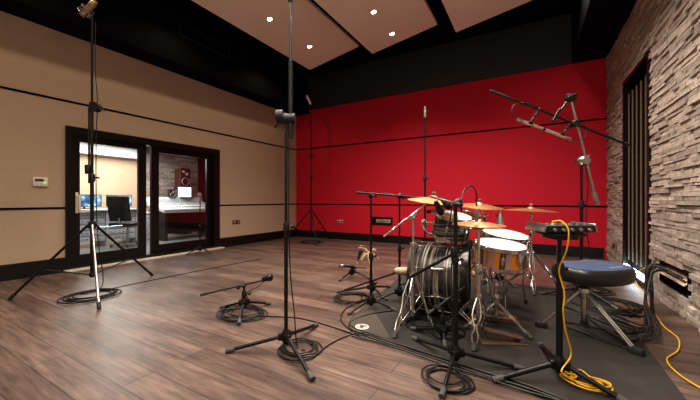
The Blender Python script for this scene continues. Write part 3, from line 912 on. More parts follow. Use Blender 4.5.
coil('cable_coil', 'black cable coil under the far corner stand', V((B.x + .1, B.y - .1, 0)), .22, 3, 'cable', .007, 8)

# --- stand before the glass door
B = G(200, 253.5)
t = mic_stand('short black microphone stand close to the right glass pane', B, auto_feet(B, .23, R(20)), 1.0, .10, .45)
fat_mic('pale microphone on the short stand at the right glass pane', V((B.x, B.y, 1.07)), V((.2, -.3, .5)), .035, .14, 'mic_silver', 'mic_silver')

# --- low boom stand centre-left
B = FL(244, 2.80); feet = [G(222, 309), G(269, 305), G(239, 325)]
a, e = P(201, 295, 2.72), P(264, 280, 2.86); pv = a + (e - a) * .66
mic_stand('low black boom stand lying near the floor left of the tall centre stand', B, feet, pv.z - .0, .085, .5, boom=(a, pv, e))
u = (e - a).normalized()
fat_mic('black stubby drum microphone on the lowest boom left of centre', e + u * .03 + V((0, 0, .01)), u * .75 + V((.2, -.2, .1)), .034, .10, 'black_plastic', 'black_metal')
coil('cable_coil', 'black cable coil heaped around the feet of the low left boom stand', G(243, 314), .17, 8, 'cable', .005, 12, .9, [G(268, 317), G(300, 319), G(330, 327), G(360, 337)])
cable('thin black cable drooping from the low left boom', [e + V((0, 0, -.012)), e - u * .06 + V((0, 0, -.05)), pv + V((.02, .02, -.08)), V((B.x + .05, B.y + .05, .06)), V((B.x + .07, B.y + .1, .008))], 'cable', .0035)

# --- little low stand beyond (near px 352)
B = FL(352, 4.05); feet = [G(335, 281), G(365, 279), G(352, 276)]
a, e = P(339, 266.5, 3.98), P(366, 268, 3.95); pv = a + (e - a) * .48
mic_stand('smallest low boom stand, farthest from the camera on the open floor', B, [B + (f - B).normalized() * .24 for f in (G(335, 283), G(366, 279), G(350, 273))], pv.z, .08, .5, boom=(a, pv, e))
fat_mic('black microphone upright on the smallest low boom stand', P(360, 256, 3.95), UP + RT * .2, .032, .15, 'black_plastic', 'black_metal')
pencil_mic('black pencil microphone lying along the smallest low boom', P(352, 266, 3.93), P(341, 265.5, 3.93), .016, 'black_plastic')

# --- A: tall boom stand (px 371)
B = FL(371, 2.86); feet = [G(349, 315), G(395, 312), G(371, 298)]
pv = P(371, 195.5, 2.86); a = P(357, 192.5, 2.80); e = P(428, 198.5, 3.0)
e = a + (pv - a) * ((e - a).length / (pv - a).length)
e = P(425, 198, 3.02)
mic_stand('black boom stand with a level boom, leftmost of the stands around the drums', B, feet, pv.z, .09, .42, boom=(a, pv, e))
# --- B: second boom stand (px 400)
B2 = FL(399.5, 3.1); pv = P(399.5, 196, 3.1); a = P(384, 193.5, 3.1); e = P(436, 203, 3.0)
mic_stand('black boom stand behind the beige kick microphone, second from left', B2, [B2 + V((.24 * math.cos(q_), .24 * math.sin(q_), 0)) for q_ in (R(100), R(215), R(330))], pv.z, .10, .45, boom=(a, pv, e))
pencil_mic('slim black microphone at the end of the second boom by the crash cymbal', e, e + (e - a).normalized() * .12 + V((0, 0, -.03)), .011, 'black_metal')
pencil_mic('slim dark microphone at the end of the leftmost level boom', P(425, 198, 3.02), P(425, 198, 3.02) + RT * .12 - UP * .02, .011, 'black_metal')
# --- A2: low boom stand aiming beige mic at kick
B3 = FL(372, 3.30); pv = P(371, 282, 3.22); a = P(345, 290, 3.3); e = P(394, 273.5, 3.05)
mic_stand('low black boom stand carrying the beige microphone at the bass drum', B3, [G(338, 293), G(389, 288), G(386, 301)], pv.z, .085, .5, boom=(a, pv, e))
c_ = P(401, 271, 3.0)
t = thing('kick_microphone', 'beige dome-shaped microphone facing the bass drum', 'microphone', c_)
ka_ = V((.88, .45, -.06))
MB().lathe([(0, -.065), (.020, -.062), (.031, -.04), (.038, .0), (.040, .04), (0, .04)], c_, ka_, 20).build('body', 'mic_beige', t)
MB().lathe([(.040, .038), (.043, .042), (.043, .052), (.034, .066), (0, .07)], c_, ka_, 20).build('grille', 'mic_gold', t)
MB().rod(c_ + V((-.06, 0, .015)), e, .008).build('swivel', 'black_metal', t)
coil('cable_coil', 'black cable coil under the low boom stand with the beige microphone', G(352, 299), .16, 4, 'cable', .0055, 21, 1.0, [G(346, 309), G(341, 321), G(352, 332)])
# straw-like bundle hanging at the stand
rr = random.Random(4); b = MB(); c_ = P(369, 253, 2.95)
for i in range(26):
    an = rr.uniform(0, 2 * PI); l = rr.uniform(.05, .12); k_ = V((math.cos(an), math.sin(an), rr.uniform(-1.0, .9)))
    b.tube(spline([c_ + k_ * .004, c_ + k_ * l * .6 + UP * .012, c_ + k_ * l - UP * .012], 4), [.0022] * 9, 5)
b.tube(spline([c_ + V((-.01, 0, .02)), c_ + V((0, 0, -.06)), c_ + V((.015, .0, -.12)), c_ + V((.0, .01, -.16))], 5), .008, 7)
o = b.build('dried_grass_bundle', 'straw'); tag(o, 'pale straw-like wispy bundle tied to the leftmost boom stand', 'dried grass'); recentre(o, c_ - V((0, 0, .16)))

# --- slender stand behind the kit (px 425)
B = FL(425, 3.62)
mic_stand('slender tall black stand rising behind the crash cymbal against the red wall', B, auto_feet(B, .28, R(75)), 1.95, .10, .62, .009)
pencil_mic('slim silver microphone pointing up atop the slender stand', V((B.x, B.y, 1.95)), V((B.x, B.y, 2.07)), .014)

# --- front stand (px 456)
B = FL(455.5, 1.885); B.z = 0; feet = [G(414, 340.5), G(521, 371), G(442, 398)]
pv = P(457, 203, 1.885); a = P(461, 205, 1.82); e = P(430, 196.5, 2.25)
t = mic_stand('black boom stand standing in front of the bass drum, nearest the camera', B, feet, pv.z, .088, .62, .012, boom=(a, pv, e), boom_mat='dull_chrome')
tm = e - RT * 0
fat_mic('black drum microphone hanging left under the front boom', P(439, 208, 2.2), V((.35, .5, -1)), .026, .11, 'black_plastic', 'black_metal')
fat_mic('black drum microphone hanging right under the front boom', P(446, 203.5, 2.12), V((.7, .4, -1)), .024, .10, 'black_plastic', 'black_metal')
b = MB()
pd = P(454, 252, 1.885); b.rod(pd + V((.03, 0, .01)), P(409, 278, 2.1), .0095)
lb = b.build('lower_boom', 'black_metal', t)
b = MB(); clutch(b, pd, UP, .022, .06); b.build('lower_clamp', 'black_plastic', t)
cable('thin black cable hanging beside the front boom stand pole', [P(452, 206, 1.93), P(450, 225, 1.95), P(452, 250, 1.93), P(451, 290, 1.9), P(452, 335, 1.86), G(450, 372) + V((0, 0, .012))], 'cable', .0035)
coil('cable_coil', 'black cable coil at the foot of the front boom stand', G(446, 380), .105, 5, 'cable', .005, 31, 1.0, [G(448, 350), G(428, 335)])
# gooseneck mic over the hats
pts = [P(461, 204, 1.87), P(463, 194, 1.95), P(467, 187, 2.0), P(473, 187, 2.05), P(476.5, 195, 2.1), P(476.5, 206, 2.1)]
t = thing('gooseneck_microphone', 'arched thin gooseneck microphone clipped over the hi-hat', 'microphone', pts[-1])
MB().tube(spline(pts, 6), .005, 8).build('gooseneck', 'black_metal', t)
MB().lathe([(0, 0), (.011, .003), (.013, .03), (.013, .075), (.009, .085), (0, .085)], pts[-1] + V((0, 0, -.02)), (0, 0, -1), 14).build('capsule', 'dull_chrome', t)

# --- low stand beside kick
B = FL(443, 2.20); a = P(428, 314, 2.15); e = P(465, 287, 2.3); pv = a + (e - a) * .22
mic_stand('low black boom stand tucked under the front of the bass drum', B, [G(445, 350), G(412, 331), G(462, 337)], pv.z, .09, .5, boom=(a, pv, e))

# --- overhead stand at right
B = FL(581.5, 3.2); c = P(583, 161, 3.2)
t = thing('overhead_boom_stand', 'tall stand with a long slanting boom over the drums by the stone wall', 'microphone stand', B)
tripod(t, B, [B + V((.36 * math.cos(q_), .36 * math.sin(q_), 0)) for q_ in (R(190), R(70), R(310))], .11, 'black_metal', .013)
MB().rod((B.x, B.y, .07), (B.x, B.y, .95), .016).build('lower_tube', 'black_metal', t)
MB().rod((B.x, B.y, .95), (B.x, B.y, 1.40), .012).build('upper_tube', 'black_metal', t)
b = MB(); clutch(b, V((B.x, B.y, .95)), r=.024, h=.08); b.build('clutch', 'black_plastic', t)
d3 = 3.2 - .04
ta, tb = P(570.5, 98, d3), P(596, 200, d3)
ar = MB().rod(ta, tb, .0125).build('tilted_tube', 'dull_chrome', t)
u = (tb - ta).normalized()
MB().rod(tb - u * .08, tb + u * .05, .022, n=14).build('counterweight', 'dull_chrome', ar)
b = MB(); clutch(b, ta, RT, .042, .09); b.rod(ta - RT * .03, ta - RT * .03 - UP * .08 - RT * .03, .012); b.build('end_clamp', 'black_plastic', ar)
b = MB(); clutch(b, (c + P(583, 161, d3)) / 2, DP, .05, .10); b.rod(c - RT * .07, c + RT * .05 + UP * .04, .018); b.build('swivel_clamp', 'dull_chrome', t)
ba, bb_ = P(491, 91, d3 - .05), P(627, 144.5, d3 - .05)
bo = MB().rod(ba, bb_, .0115).build('boom', 'black_metal', t)
u = (bb_ - ba).normalized(); MB().rod(ba - u * .01, ba + u * .17, .0145).build('boom_grip', 'rubber', bo)
MB().rod(bb_ - u * .03, bb_ + u * .015, .017).build('end_cap', 'rubber', bo)
b = MB(); clutch(b, ba + (bb_ - ba) * .612, -DP, .034, .08); b.build('boom_clamp', 'black_plastic', bo)
# stereo bar and its clips
m0, m1 = P(517, 119, d3 - .1), P(571, 139.5, d3 - .1)
for px, py, qx, qy in ((540, 108, 530, 123), (572, 122, 562, 134.5)):
    b = MB(); b.rod(P(px, py, d3 - .05), P(qx, qy, d3 - .1), .008); b.lathe([(.013, -.02), (.02, -.02), (.02, .02), (.013, .02)], P(qx, qy, d3 - .1), (m1 - m0), 14, closed=True)
    b.box(P((px + qx) / 2, (py + qy) / 2, d3 - .075), (.03, .03, .03), None, .006)
    b.build('shock_clip', 'black_plastic', bo)
b = MB(); b.rod(P(554, 118, d3 - .06), P(568, 101, d3 - .04), .010); b.rod(P(553, 121, d3 - .06), P(560, 109, d3 - .06), .017); b.rod(P(566, 100, d3 - .04), P(576, 95, d3 - .04), .02); b.build('cross_arm', 'black_metal', bo)
mid = (m0 + m1) / 2; u = (m1 - m0).normalized()
pencil_mic('silver pencil microphone on the slanting boom, nearer the boom tip', mid - u * .012, m0, .0145)
pencil_mic('silver pencil microphone on the slanting boom, nearer the stone wall', mid + u * .012, m1, .0145)
cable('thin black cable looped around the tip-side pencil microphone', [P(518, 120, d3 - .1), P(512, 114, d3 - .1), P(513, 106, d3 - .09), P(520, 103, d3 - .08), P(530, 104, d3 - .07), P(539, 107, d3 - .07)], 'cable', .004)
cable('thin black cable looped around the wall-side pencil microphone', [P(571, 139, d3 - .1), P(580, 140, d3 - .09), P(586, 135, d3 - .08), P(586, 128, d3 - .07), P(580, 123, d3 - .07), P(573, 121, d3 - .08)], 'cable', .004)
cable('black cable hanging straight down the overhead stand', [P(585, 163, 3.15), P(588, 185, 3.15), P(586, 215, 3.16), P(588, 240, 3.16), P(592, 262, 3.15), P(592, 285, 3.15)], 'cable', .005)

# --- headphone mixer stand
B = FL(559.5, 1.73); feet = [G(495, 382.5), B + (FL(541, 2.14) - B) * 1.0, FL(628, 1.52)]
t = thing('tray_stand', 'black tripod stand holding the small mixer beside the drum throne', 'stand', B)
tripod(t, B, feet, .10, 'black_metal', .0135)
MB().rod((B.x, B.y, .06), (B.x, B.y, .62), .0165).build('lower_tube', 'black_metal', t)
MB().rod((B.x, B.y, .62), (B.x, B.y, .789), .013).build('upper_tube', 'black_metal', t)
b = MB(); clutch(b, V((B.x, B.y, .62)), r=.024, h=.07); b.build('clutch', 'black_plastic', t)
b = MB(); qz = Matrix.Rotation(TH, 3, 'Z')
b.box(V((B.x, B.y, .799)), (.12, .13, .022), qz, .004); b.box(V((B.x, B.y, .817)), (.17, .18, .014), qz, .003); b.build('tray', 'black_metal', t)
zt = .824
t = thing('headphone_mixer', 'small flat black headphone mixer with knobs on the tray stand', 'mixer', V((B.x, B.y, zt)))
q2 = qz @ Matrix.Rotation(R(4), 3, 'X')
b = MB(); b.box(V((B.x, B.y, zt + .024)), (.255, .18, .036), qz, .005); b.build('case', 'black_plastic', t)
b = MB(); b.box(V((B.x, B.y, zt + .022)) - DP * .091, (.235, .004, .026), qz); b.build('front_panel', 'black_metal', t, False)
for i in range(6):
    MB().lathe([(.009, 0), (.008, .016), (0, .016)], V((B.x, B.y, zt + .038)) + RT * (-.1 + i * .04) - DP * .055, n=12).build('knob', 'steel', t)
for i in range(5):
    MB().lathe([(.008, 0), (.008, .012), (.005, .012), (.005, .003), (0, .003)], V((B.x, B.y, zt + .022)) - DP * .094 + RT * (-.09 + i * .045), -DP, 12).build('jack', 'steel', t)
for sx in (-1, 1):
    MB().box(V((B.x, B.y, zt + .03)) + RT * (.132 * sx), (.008, .18, .046), qz @ Matrix.Rotation(R(-14 * sx), 3, 'Y'), .003).build('side_cheek', 'dull_chrome', t)
o = MB().lathe([(0, 0), (.006, 0), (.006, .01), (0, .012)], V((B.x, B.y, zt + .04)) - RT * .05 - DP * .02, n=10).build('power_light', 'green_led', t)
# yellow cable
bo_ = V((B.x, B.y, 0)); lf = -DP * .022
yc = [bo_ - RT * .065 - DP * .04 + UP * (zt + .06), bo_ - RT * .05 - DP * .09 + UP * (zt + .066), bo_ - RT * .035 - DP * .122 + UP * (zt + .02), bo_ - RT * .03 - DP * .10 + UP * .74, bo_ - RT * .022 - DP * .03 + UP * .62, bo_ + RT * .004 - DP * .034 + UP * .5,
      bo_ + RT * .0 - DP * .03 + UP * .40, bo_ + RT * .022 - DP * .02 + UP * .28, bo_ + RT * .05 - DP * .02 + UP * .16, bo_ - RT * .03 - DP * .06 + UP * .09, bo_ + RT * .05 - DP * .05 + UP * .05, fp(580, 372, .014)]
cc = G(582, 386)
for i in range(46):
    a_ = 2 * PI * i / 10; w_ = 1 + .25 * math.sin(i * .7)
    yc.append(V((cc.x + .085 * w_ * math.cos(a_) + .03 * math.sin(i * .35), cc.y + .06 * w_ * math.sin(a_) + .02 * math.cos(i * .5), .014 + .0007 * i)))
yc += [fp(596, 392, .012), fp(612, 398, .012), fp(640, 412, .012)]
o = MB().tube(spline(yc, 5), .0038, 8).build('yellow_cable', 'yellow_cable'); tag(o, 'yellow cable running from the small mixer down to a loose coil', 'cable'); recentre(o, (cc.x, cc.y, .005))

# ================================================================ DRUM THRONE
B = FL(583.5, 2.34); t = thing('drum_throne', 'drum throne with blue top, black sides and chrome tripod', 'stool', B)
seat_c = P(592, 272, 2.30); seat_c.z = .415
fw = (V((-.2, 2.67, 0)) - V((seat_c.x, seat_c.y, 0))).normalized()      # faces the snare
sd = V((-fw.y, fw.x, 0))
# camera-facing crescent outline
def seat_outline(k_):
    pts = []
    A, Bq = .268 * k_, .205 * k_
    for i in range(48):
        a_ = 2 * PI * i / 48
        x = A * math.copysign(abs(math.cos(a_)) ** .85, math.cos(a_)); y = Bq * math.copysign(abs(math.sin(a_)) ** .8, math.sin(a_))
        y -= (.05 * math.exp(-(x / .09) ** 2)) * (1 if y > 0 else .0)
        pts.append((x, y))
    return pts
ax, ay = (RT * .97 + DP * .25).normalized(), None
ay = V((-ax.y, ax.x, 0))
def seat_mesh(levels, name, mat, cap_top=True, dome=0.0):
    b = MB(); vs = []; N = 48
    for z_, k_ in levels:
        for x, y in seat_outline(k_): vs.append(seat_c + ax * x + ay * y + UP * z_)
    fs = []
    for i in range(len(levels) - 1):
        for j in range(N): fs.append((i * N + j, i * N + (j + 1) % N, (i + 1) * N + (j + 1) % N, (i + 1) * N + j))
    vs.append(seat_c + UP * (levels[0][0])); c0 = len(vs) - 1
    vs.append(seat_c + UP * (levels[-1][0] + dome)); c1_ = len(vs) - 1
    for j in range(N):
        fs.append((c0, (j + 1) % N, j)); fs.append((c1_, (len(levels) - 1) * N + j, (len(levels) - 1) * N + (j + 1) % N))
    b._add(vs, fs)
    return b.build(name, mat, t)
seat_mesh([(0, .86), (.01, .95), (.035, 1.0), (.075, 1.0), (.098, .975), (.106, .94)], 'seat', 'vinyl')
seat_mesh([(.104, .93), (.112, .92), (.117, .86), (.118, .4)], 'seat_top', 'blue_fabric', dome=-.004)['label'] = 'blue fabric top'
b = MB(); 
for i in range(9):
    b.box(seat_c + UP * .1185 + ax * (.0 + i * .013) + ay * -.13, (.008, .012, .0012), Matrix.Rotation(math.atan2(ax.y, ax.x), 3, 'Z'))
b.build('seat_lettering', 'grey_print', t, False)
MB().rod(seat_c * 1 + UP * -.0 + V((B.x - seat_c.x, B.y - seat_c.y, 0)), V((B.x, B.y, .13)), .017).build('post', 'chrome', t)
b = MB(); b.box(V((B.x, B.y, .40)), (.12, .12, .03), qz, .006); b.lathe([(0, -.03), (.026, -.03), (.03, 0), (.026, .03), (0, .03)], V((B.x, B.y, .36)), n=16); b.rod((B.x, B.y, .36), V((B.x, B.y, .36)) - DP * .06, .007); b.build('seat_clamp', 'black_metal', t)
b = MB(); b.lathe([(0, -.035), (.03, -.035), (.034, 0), (.03, .035), (0, .035)], V((B.x, B.y, .31)), n=16); b.build('leg_collar', 'chrome', t)
for f in (G(541, 328), G(636, 355), G(584, 325)):
    d = V((f.x - B.x, f.y - B.y, 0)).normalized(); s_ = V((-d.y, d.x, 0)); e = V((f.x, f.y, .026))
    b = MB()
    for sg in (-1, 1):
        b.rod(V((B.x, B.y, .31)) + d * .03 + s_ * .012 * sg, e + s_ * .012 * sg, .0075)
    for sg in (-1, 1):
        b.rod(V((B.x, B.y, .15)) + d * .02 + s_ * .008 * sg, V((B.x, B.y, .31)) * .5 + e * .5 + s_ * .01 * sg, .005)
    l = b.build('leg', 'black_metal' if f.x > .6 else 'dull_chrome', t)
    rz = Matrix.Rotation(math.atan2(d.y, d.x), 3, 'Z')
    MB().box(e + V((0, 0, .0)), (.085, .05, .05), rz, .012).build('rubber_foot', 'rubber', l)

# ================================================================ DRUM KIT
def drum(name, label, c, axis, r, h, shell_mat, lugs, top='head', bottom='head', tones=None, hoop='chrome', hoop_w=.012, lug_len=.5, hoop_h=.022, extra=0, cat='drum', base=None):
    """c = centre of the shell, axis = towards the batter head"""
    ax = V(axis).normalized(); c = V(c)
    t = thing(name, label, cat, base if base is not None else c - ax * h / 2)
    n = 60 if tones else 48
    MB().lathe([(r, -h / 2), (r, h / 2), (r - .008, h / 2), (r - .008, -h / 2)], c, ax, n, tones, closed=True).build('shell', shell_mat, t, True, bool(tones))
    for sg, nm, mt in ((1, 'batter', top), (-1, 'resonant', bottom)):
        MB().ring(r + .001, r + hoop_w, sg * h / 2 - hoop_h * .6, sg * h / 2 + hoop_h * .55, c, ax, 48).build('hoop', hoop, t)
        MB().lathe([(0, sg * (h / 2 + .004)), (r * .9, sg * (h / 2 + .004)), (r - .004, sg * (h / 2 + .001)), (r, sg * (h / 2 - .006))], c, ax, 48).build('%s_head' % nm, mt, t)
    q = ax.to_track_quat('Z', 'Y')
    for i in range(lugs):
        an = 2 * PI * (i + .5) / lugs
        rad = q @ V((math.cos(an), math.sin(an), 0)); tg = q @ V((-math.sin(an), math.cos(an), 0))
        rot = Matrix((rad, tg, ax)).transposed()
        b = MB()
        ll = h * lug_len
        b.box(c + rad * (r + .009), (.018, .02, ll), rot, .004)
        b.rod(c + rad * (r + .012) - ax * (h / 2), c + rad * (r + .012) + ax * (h / 2 + .008), .0035, n=8)
        for sg in (-1, 1):
            b.box(c + rad * (r + .014) + ax * sg * (h / 2), (.014, .016, .024), rot, .003)
        b.build('lug', 'chrome', t)
    return t
X = V((1, 0, 0))
# bass drum
K = FL(441, 2.77); K.z = .335
kr, kh = .285, .42
t = drum('bass_drum', 'dark grey striped bass drum lying on its side on the rug', K, V((1, .12, 0)), kr, kh, 'wrap_x', 8, 'head', 'dark_head', hoop='black_gloss', hoop_w=.022, lug_len=.22, hoop_h=.045, base=V((K.x, K.y, .008)))
ka = V((1, .12, 0)).normalized(); ks = V((-ka.y, ka.x, 0))
for sg in (-1, 1):
    a = K - ka * .12 + ks * sg * (kr * .92) + UP * -.1; e = K - ka * .26 + ks * sg * (kr + .13); e.z = .016
    s_ = MB(); s_.rod(a, e, .008); s_.box(a, (.05, .03, .05), None, .008)
    l = s_.build('spur', 'chrome', t); MB().ball(e, .014).build('spur_tip', 'rubber', l)
b = MB(); b.box(K + UP * (kr + .012), (.09, .07, .03), None, .006); b.build('mount_bracket', 'chrome', t)
# kick pedal
pb = K + ka * .30; pb.z = 0
t = thing('kick_pedal', 'metal bass drum pedal between the bass drum and the throne', 'drum pedal', V((pb.x, pb.y, .008)))
rz = Matrix.Rotation(math.atan2(ka.y, ka.x), 3, 'Z')
MB().box(V((pb.x + .14, pb.y + .017, .015)), (.34, .09, .010), rz, .003).build('base_plate', 'pedal_plate', t)
MB().box(V((pb.x + .16, pb.y + .019, .075)), (.27, .08, .008), rz @ Matrix.Rotation(R(14), 3, 'Y'), .003).build('footboard', 'pedal_plate', t)
b = MB()
for sg in (-1, 1): b.rod(V((pb.x, pb.y, .015)) + ks * .05 * sg, V((pb.x, pb.y, .19)) + ks * .05 * sg, .009)
b.rod(V((pb.x, pb.y, .185)) - ks * .065, V((pb.x, pb.y, .185)) + ks * .065, .008); b.build('post_frame', 'chrome', t)
b = MB(); b.rod(V((pb.x, pb.y, .185)), V((pb.x - .03, pb.y, .36)), .004); b.ball(V((pb.x - .034, pb.y, .37)), .026); b.build('beater', 'straw', t)
MB().rod(V((pb.x + .012, pb.y, .185)), V((pb.x + .035, pb.y, .112)), .004).build('chain', 'dull_chrome', t)

# rack tom
T = FL(452, 2.70); T.z = .775
tax = V((.22, -.14, 1)).normalized()
drum('rack_tom', 'small dark striped tom mounted above the bass drum', T, tax, .147, .18, 'wrap_z', 6, 'head', 'head', lug_len=.3)
t = thing('tom_holder', 'chrome tom holder rising from the bass drum', 'tom holder', K + UP * (kr + .027))
b = MB(); kp = K + UP * (kr + .02) + ks * .19 * 0; 
j = V((K.x - .16, K.y + .02, .80)); 
b.tube(spline([V((K.x - .02, K.y, K.z + kr + .02)), V((K.x - .10, K.y, K.z + kr + .08)), V((K.x - .15, K.y + .0, .74)), j], 5), .010, 10)
b.build('post', 'chrome', t)
b = MB(); b.ball(j, .028); b.rod(j, T - tax * 0 + (j - T).normalized() * .16, .009); clutch(b, j + V((0, 0, -.03)), UP, .02, .04); b.build('ball_joint', 'chrome', t)
pencil_mic('short chrome clip-on microphone at the rim of the small tom', T + V((-.15, -.12, .13)), T + V((-.06, -.08, .15)), .016, 'dull_chrome')

# floor tom
FT = FL(505, 2.95); tilt = V((.16, -.10, 1)).normalized()
hd = P(505, 234.5, 2.95)
fc = hd - tilt * .15
t = drum('floor_tom', 'white-headed large tom behind the snare', fc, tilt, .2, .30, 'wrap_z', 8, 'head', 'head', lug_len=.25, base=V((fc.x, fc.y, .008)))
for k_ in range(3):
    an = R(40 + 120 * k_); d = V((math.cos(an), math.sin(an), 0))
    a = fc + d * .222; e = V((fc.x, fc.y, 0)) + d * .25; e.z = .016
    b = MB(); b.rod(a + UP * .12, V((a.x, a.y, .16)), .0065); b.rod(V((a.x, a.y, .162)), e, .0065); b.box(a - d * .005, (.04, .04, .05), Matrix.Rotation(an, 3, 'Z'), .006)
    l = b.build('leg', 'chrome', t); MB().lathe([(0, -.012), (.016, -.012), (.013, .025), (0, .025)], e + V((0, 0, .006)), n=12).build('rubber_foot', 'rubber', l)

# snare
S = P(500, 245.5, 2.42); stilt = V((.10, -.09, 1)).normalized(); sc_ = S - stilt * .07
rr = random.Random(11); tn = []
for i in range(30):
    v_ = [.1, .3, .5, .7, .1, .5, .3, .7, .5][i % 9]; tn += [v_] * 2
t = drum('snare_drum', 'snare drum with multicoloured wooden stave shell and white head', sc_, stilt, .183, .145, 'stave', 10, 'head', 'head', tones=tn, lug_len=.42)
b = MB(); q = (RT * .3 - DP).normalized(); b.box(sc_ + q * .2, (.03, .035, .07), Matrix.Rotation(math.atan2(q.y, q.x), 3, 'Z'), .006); b.rod(sc_ + q * .21 + UP * .02, sc_ + q * .225 + UP * .06, .005); b.build('strainer', 'chrome', t)
SB = V((sc_.x - .02, sc_.y + .0, 0))
t = thing('snare_stand', 'chrome tripod basket stand under the snare drum', 'drum stand', V((SB.x, SB.y, .008)))
bot = sc_ - stilt * .105
b = MB()
for k_ in range(3):
    an = R(20 + 120 * k_); d = V((math.cos(an), math.sin(an), 0))
    tip = bot + d * .185; tip.z = bot.z - d.dot(V((stilt.x, stilt.y, 0))) * .185
    b.tube(spline([V((SB.x, SB.y, .36)), V((SB.x, SB.y, .38)) + d * .09, tip - UP * .006, tip + d * .025 + UP * .03], 5), .007, 8)
b.build('basket', 'chrome', t)
MB().rod((SB.x, SB.y, .09), (SB.x, SB.y, .37), .011).build('post', 'chrome', t)
for z_ in (.34, .24):
    b = MB(); clutch(b, V((SB.x, SB.y, z_)), UP, .022, .05); b.build('clutch', 'chrome', t)
def brace_legs(t, B, feet, top, low, mat='chrome', w_=.014, r=.0065):
    for f in feet:
        d = V((f.x - B.x, f.y - B.y, 0)).normalized(); s_ = V((-d.y, d.x, 0)); e = V((f.x, f.y, .028))
        b = MB(); a = V((B.x, B.y, top)) + d * .02
        for sg in (-1, 1):
            pts = [a + s_ * .008 * sg, a.lerp(e, .35) + s_ * w_ * 1.6 * sg, a.lerp(e, .62) + s_ * w_ * .4 * sg, a.lerp(e, .8) + s_ * w_ * 1.2 * sg, e + s_ * .006 * sg]
            b.tube(spline(pts, 4), r, 8)
        for sg in (-1, 1): b.rod(V((B.x, B.y, low)) + d * .012 + s_ * .01 * sg, a.lerp(e, .5) + s_ * w_ * sg, r * .7)
        l = b.build('leg', mat, t)
        u = (e - a).normalized(); MB().rod(e - u * .03, e + u * .018, .0145, .017, 12).build('rubber_foot', 'grey_rubber', l)
    MB().lathe([(0, -.03), (.022, -.03), (.026, 0), (.022, .03), (0, .03)], V((B.x, B.y, top)), n=14).build('leg_collar', mat, t)
    MB().lathe([(0, -.015), (.018, -.015), (.018, .015), (0, .015)], V((B.x, B.y, low)), n=12).build('brace_collar', mat, t)
brace_legs(t, SB, [SB + V((.24 * math.cos(q_), .24 * math.sin(q_), 0)) for q_ in (R(-22), R(100), R(215))], .2, .10, 'dull_chrome', .008, .0055)

def cymbal(label, c, axis, r, name='cymbal', bell=.042, depth=.035, group=None):
    c = V(c); t = thing(name, label, 'cymbal', c)
    prof = [(.006, depth + .02), (bell * .5, depth + .017), (bell * .9, depth + .004), (bell * 1.15, depth - .004)]
    for i in range(1, 8):
        q_ = i / 7; prof.append((bell * 1.15 + (r - bell * 1.15) * q_, (depth - .004) * (1 - q_ ** 1.5)))
    prof2 = [(a, h_ - .0022) for a, h_ in reversed(prof)]
    MB().lathe(prof + prof2, c - V(axis).normalized() * depth, axis, 48, closed=True).build('plate', 'bronze', t)
    ax = V(axis).normalized()
    b = MB(); b.lathe([(0, .0), (.014, .0), (.016, .012), (.010, .016), (0, .016)], c + ax * .02, ax, 12); b.build('felt', 'grey_rubber', t)
    b = MB(); b.lathe([(0, .016), (.006, .016), (.006, .034), (0, .034)], c + ax * .02, ax, 10); b.box(c + ax * .045, (.035, .008, .012), None, .003); b.build('wing_nut', 'chrome', t)
    return t

def cym_stand(label, B, feet, z_t, top, col_z, boom_tail=None, pts=None, mat='chrome', name='cymbal_stand'):
    t = thing(name, label, 'cymbal stand', V((B.x, B.y, .008)))
    brace_legs(t, B, feet, col_z, .12, mat)
    zm = col_z + (z_t - col_z) * .5
    MB().rod((B.x, B.y, .10), (B.x, B.y, zm), .014).build('lower_tube', mat, t)
    MB().rod((B.x, B.y, zm), (B.x, B.y, z_t), .0105).build('upper_tube', mat, t)
    b = MB(); clutch(b, V((B.x, B.y, zm)), UP, .024, .055); b.build('clutch', mat, t)
    if boom_tail is not None:
        MB().rod(boom_tail, top, .0075).build('boom', mat, t)
        b = MB(); clutch(b, V((B.x, B.y, z_t)), (top - boom_tail).normalized(), .024, .06); b.ball((B.x, B.y, z_t), .024); b.build('tilter', mat, t)
    else:
        b = MB(); clutch(b, V((B.x, B.y, z_t)), UP, .018, .04); b.rod((B.x, B.y, z_t), top, .006); b.build('tilter', mat, t)
    return t
# crash on boom
CS = FL(413, 2.45); tl = P(413, 216, 2.45); top = P(433.5, 197.5, 2.68); tail = P(384, 236.5, 2.19)
cym_stand('chrome boom cymbal stand left of the bass drum, arm slanting up', CS, [G(395, 339), G(411, 316) , G(433, 333)], tl.z, top, .42, tail)
cymbal('bronze crash cymbal on the slanting boom, leftmost cymbal', top + UP * .0, V((.12, -.05, 1)), .215)
# ride behind
RS = FL(484, 3.36); top = P(479.5, 203.5, 3.33)
cym_stand('chrome cymbal stand behind the floor tom and small tom', RS, auto_feet(RS, .3, R(50)), P(484, 217, 3.36).z, top, .40, P(486, 224, 3.38))
cymbal('bronze cymbal behind the small tom, second from left', top, V((.10, -.06, 1)), .235)
# right cymbal
RS = FL(531, 3.58); top = P(531, 209.5, 3.58); top.x, top.y = RS.x, RS.y
cym_stand('chrome cymbal stand right of the drums, before the mixer stand', RS, [RS + V((.34 * math.cos(q_), .34 * math.sin(q_), 0)) for q_ in (R(40), R(160), R(275))], top.z - .06, top, .42)
cymbal('bronze ride cymbal, rightmost of the cymbals', top + UP * .015, V((.04, .03, 1)), .285)
# extra china-ish cymbal low behind small tom
top = P(467, 212, 3.0)
cymbal('small bronze splash cymbal tilted behind the small tom', top, V((.1, .32, 1)), .12, bell=.03, depth=.02)
o = MB(); o.rod(top + UP * -.0, P(484, 222, 3.30), .006); o.ball(P(484, 222, 3.30), .02); o = o.build('splash_arm', 'chrome'); tag(o, 'thin chrome arm carrying the small splash cymbal', 'cymbal arm'); recentre(o, top)

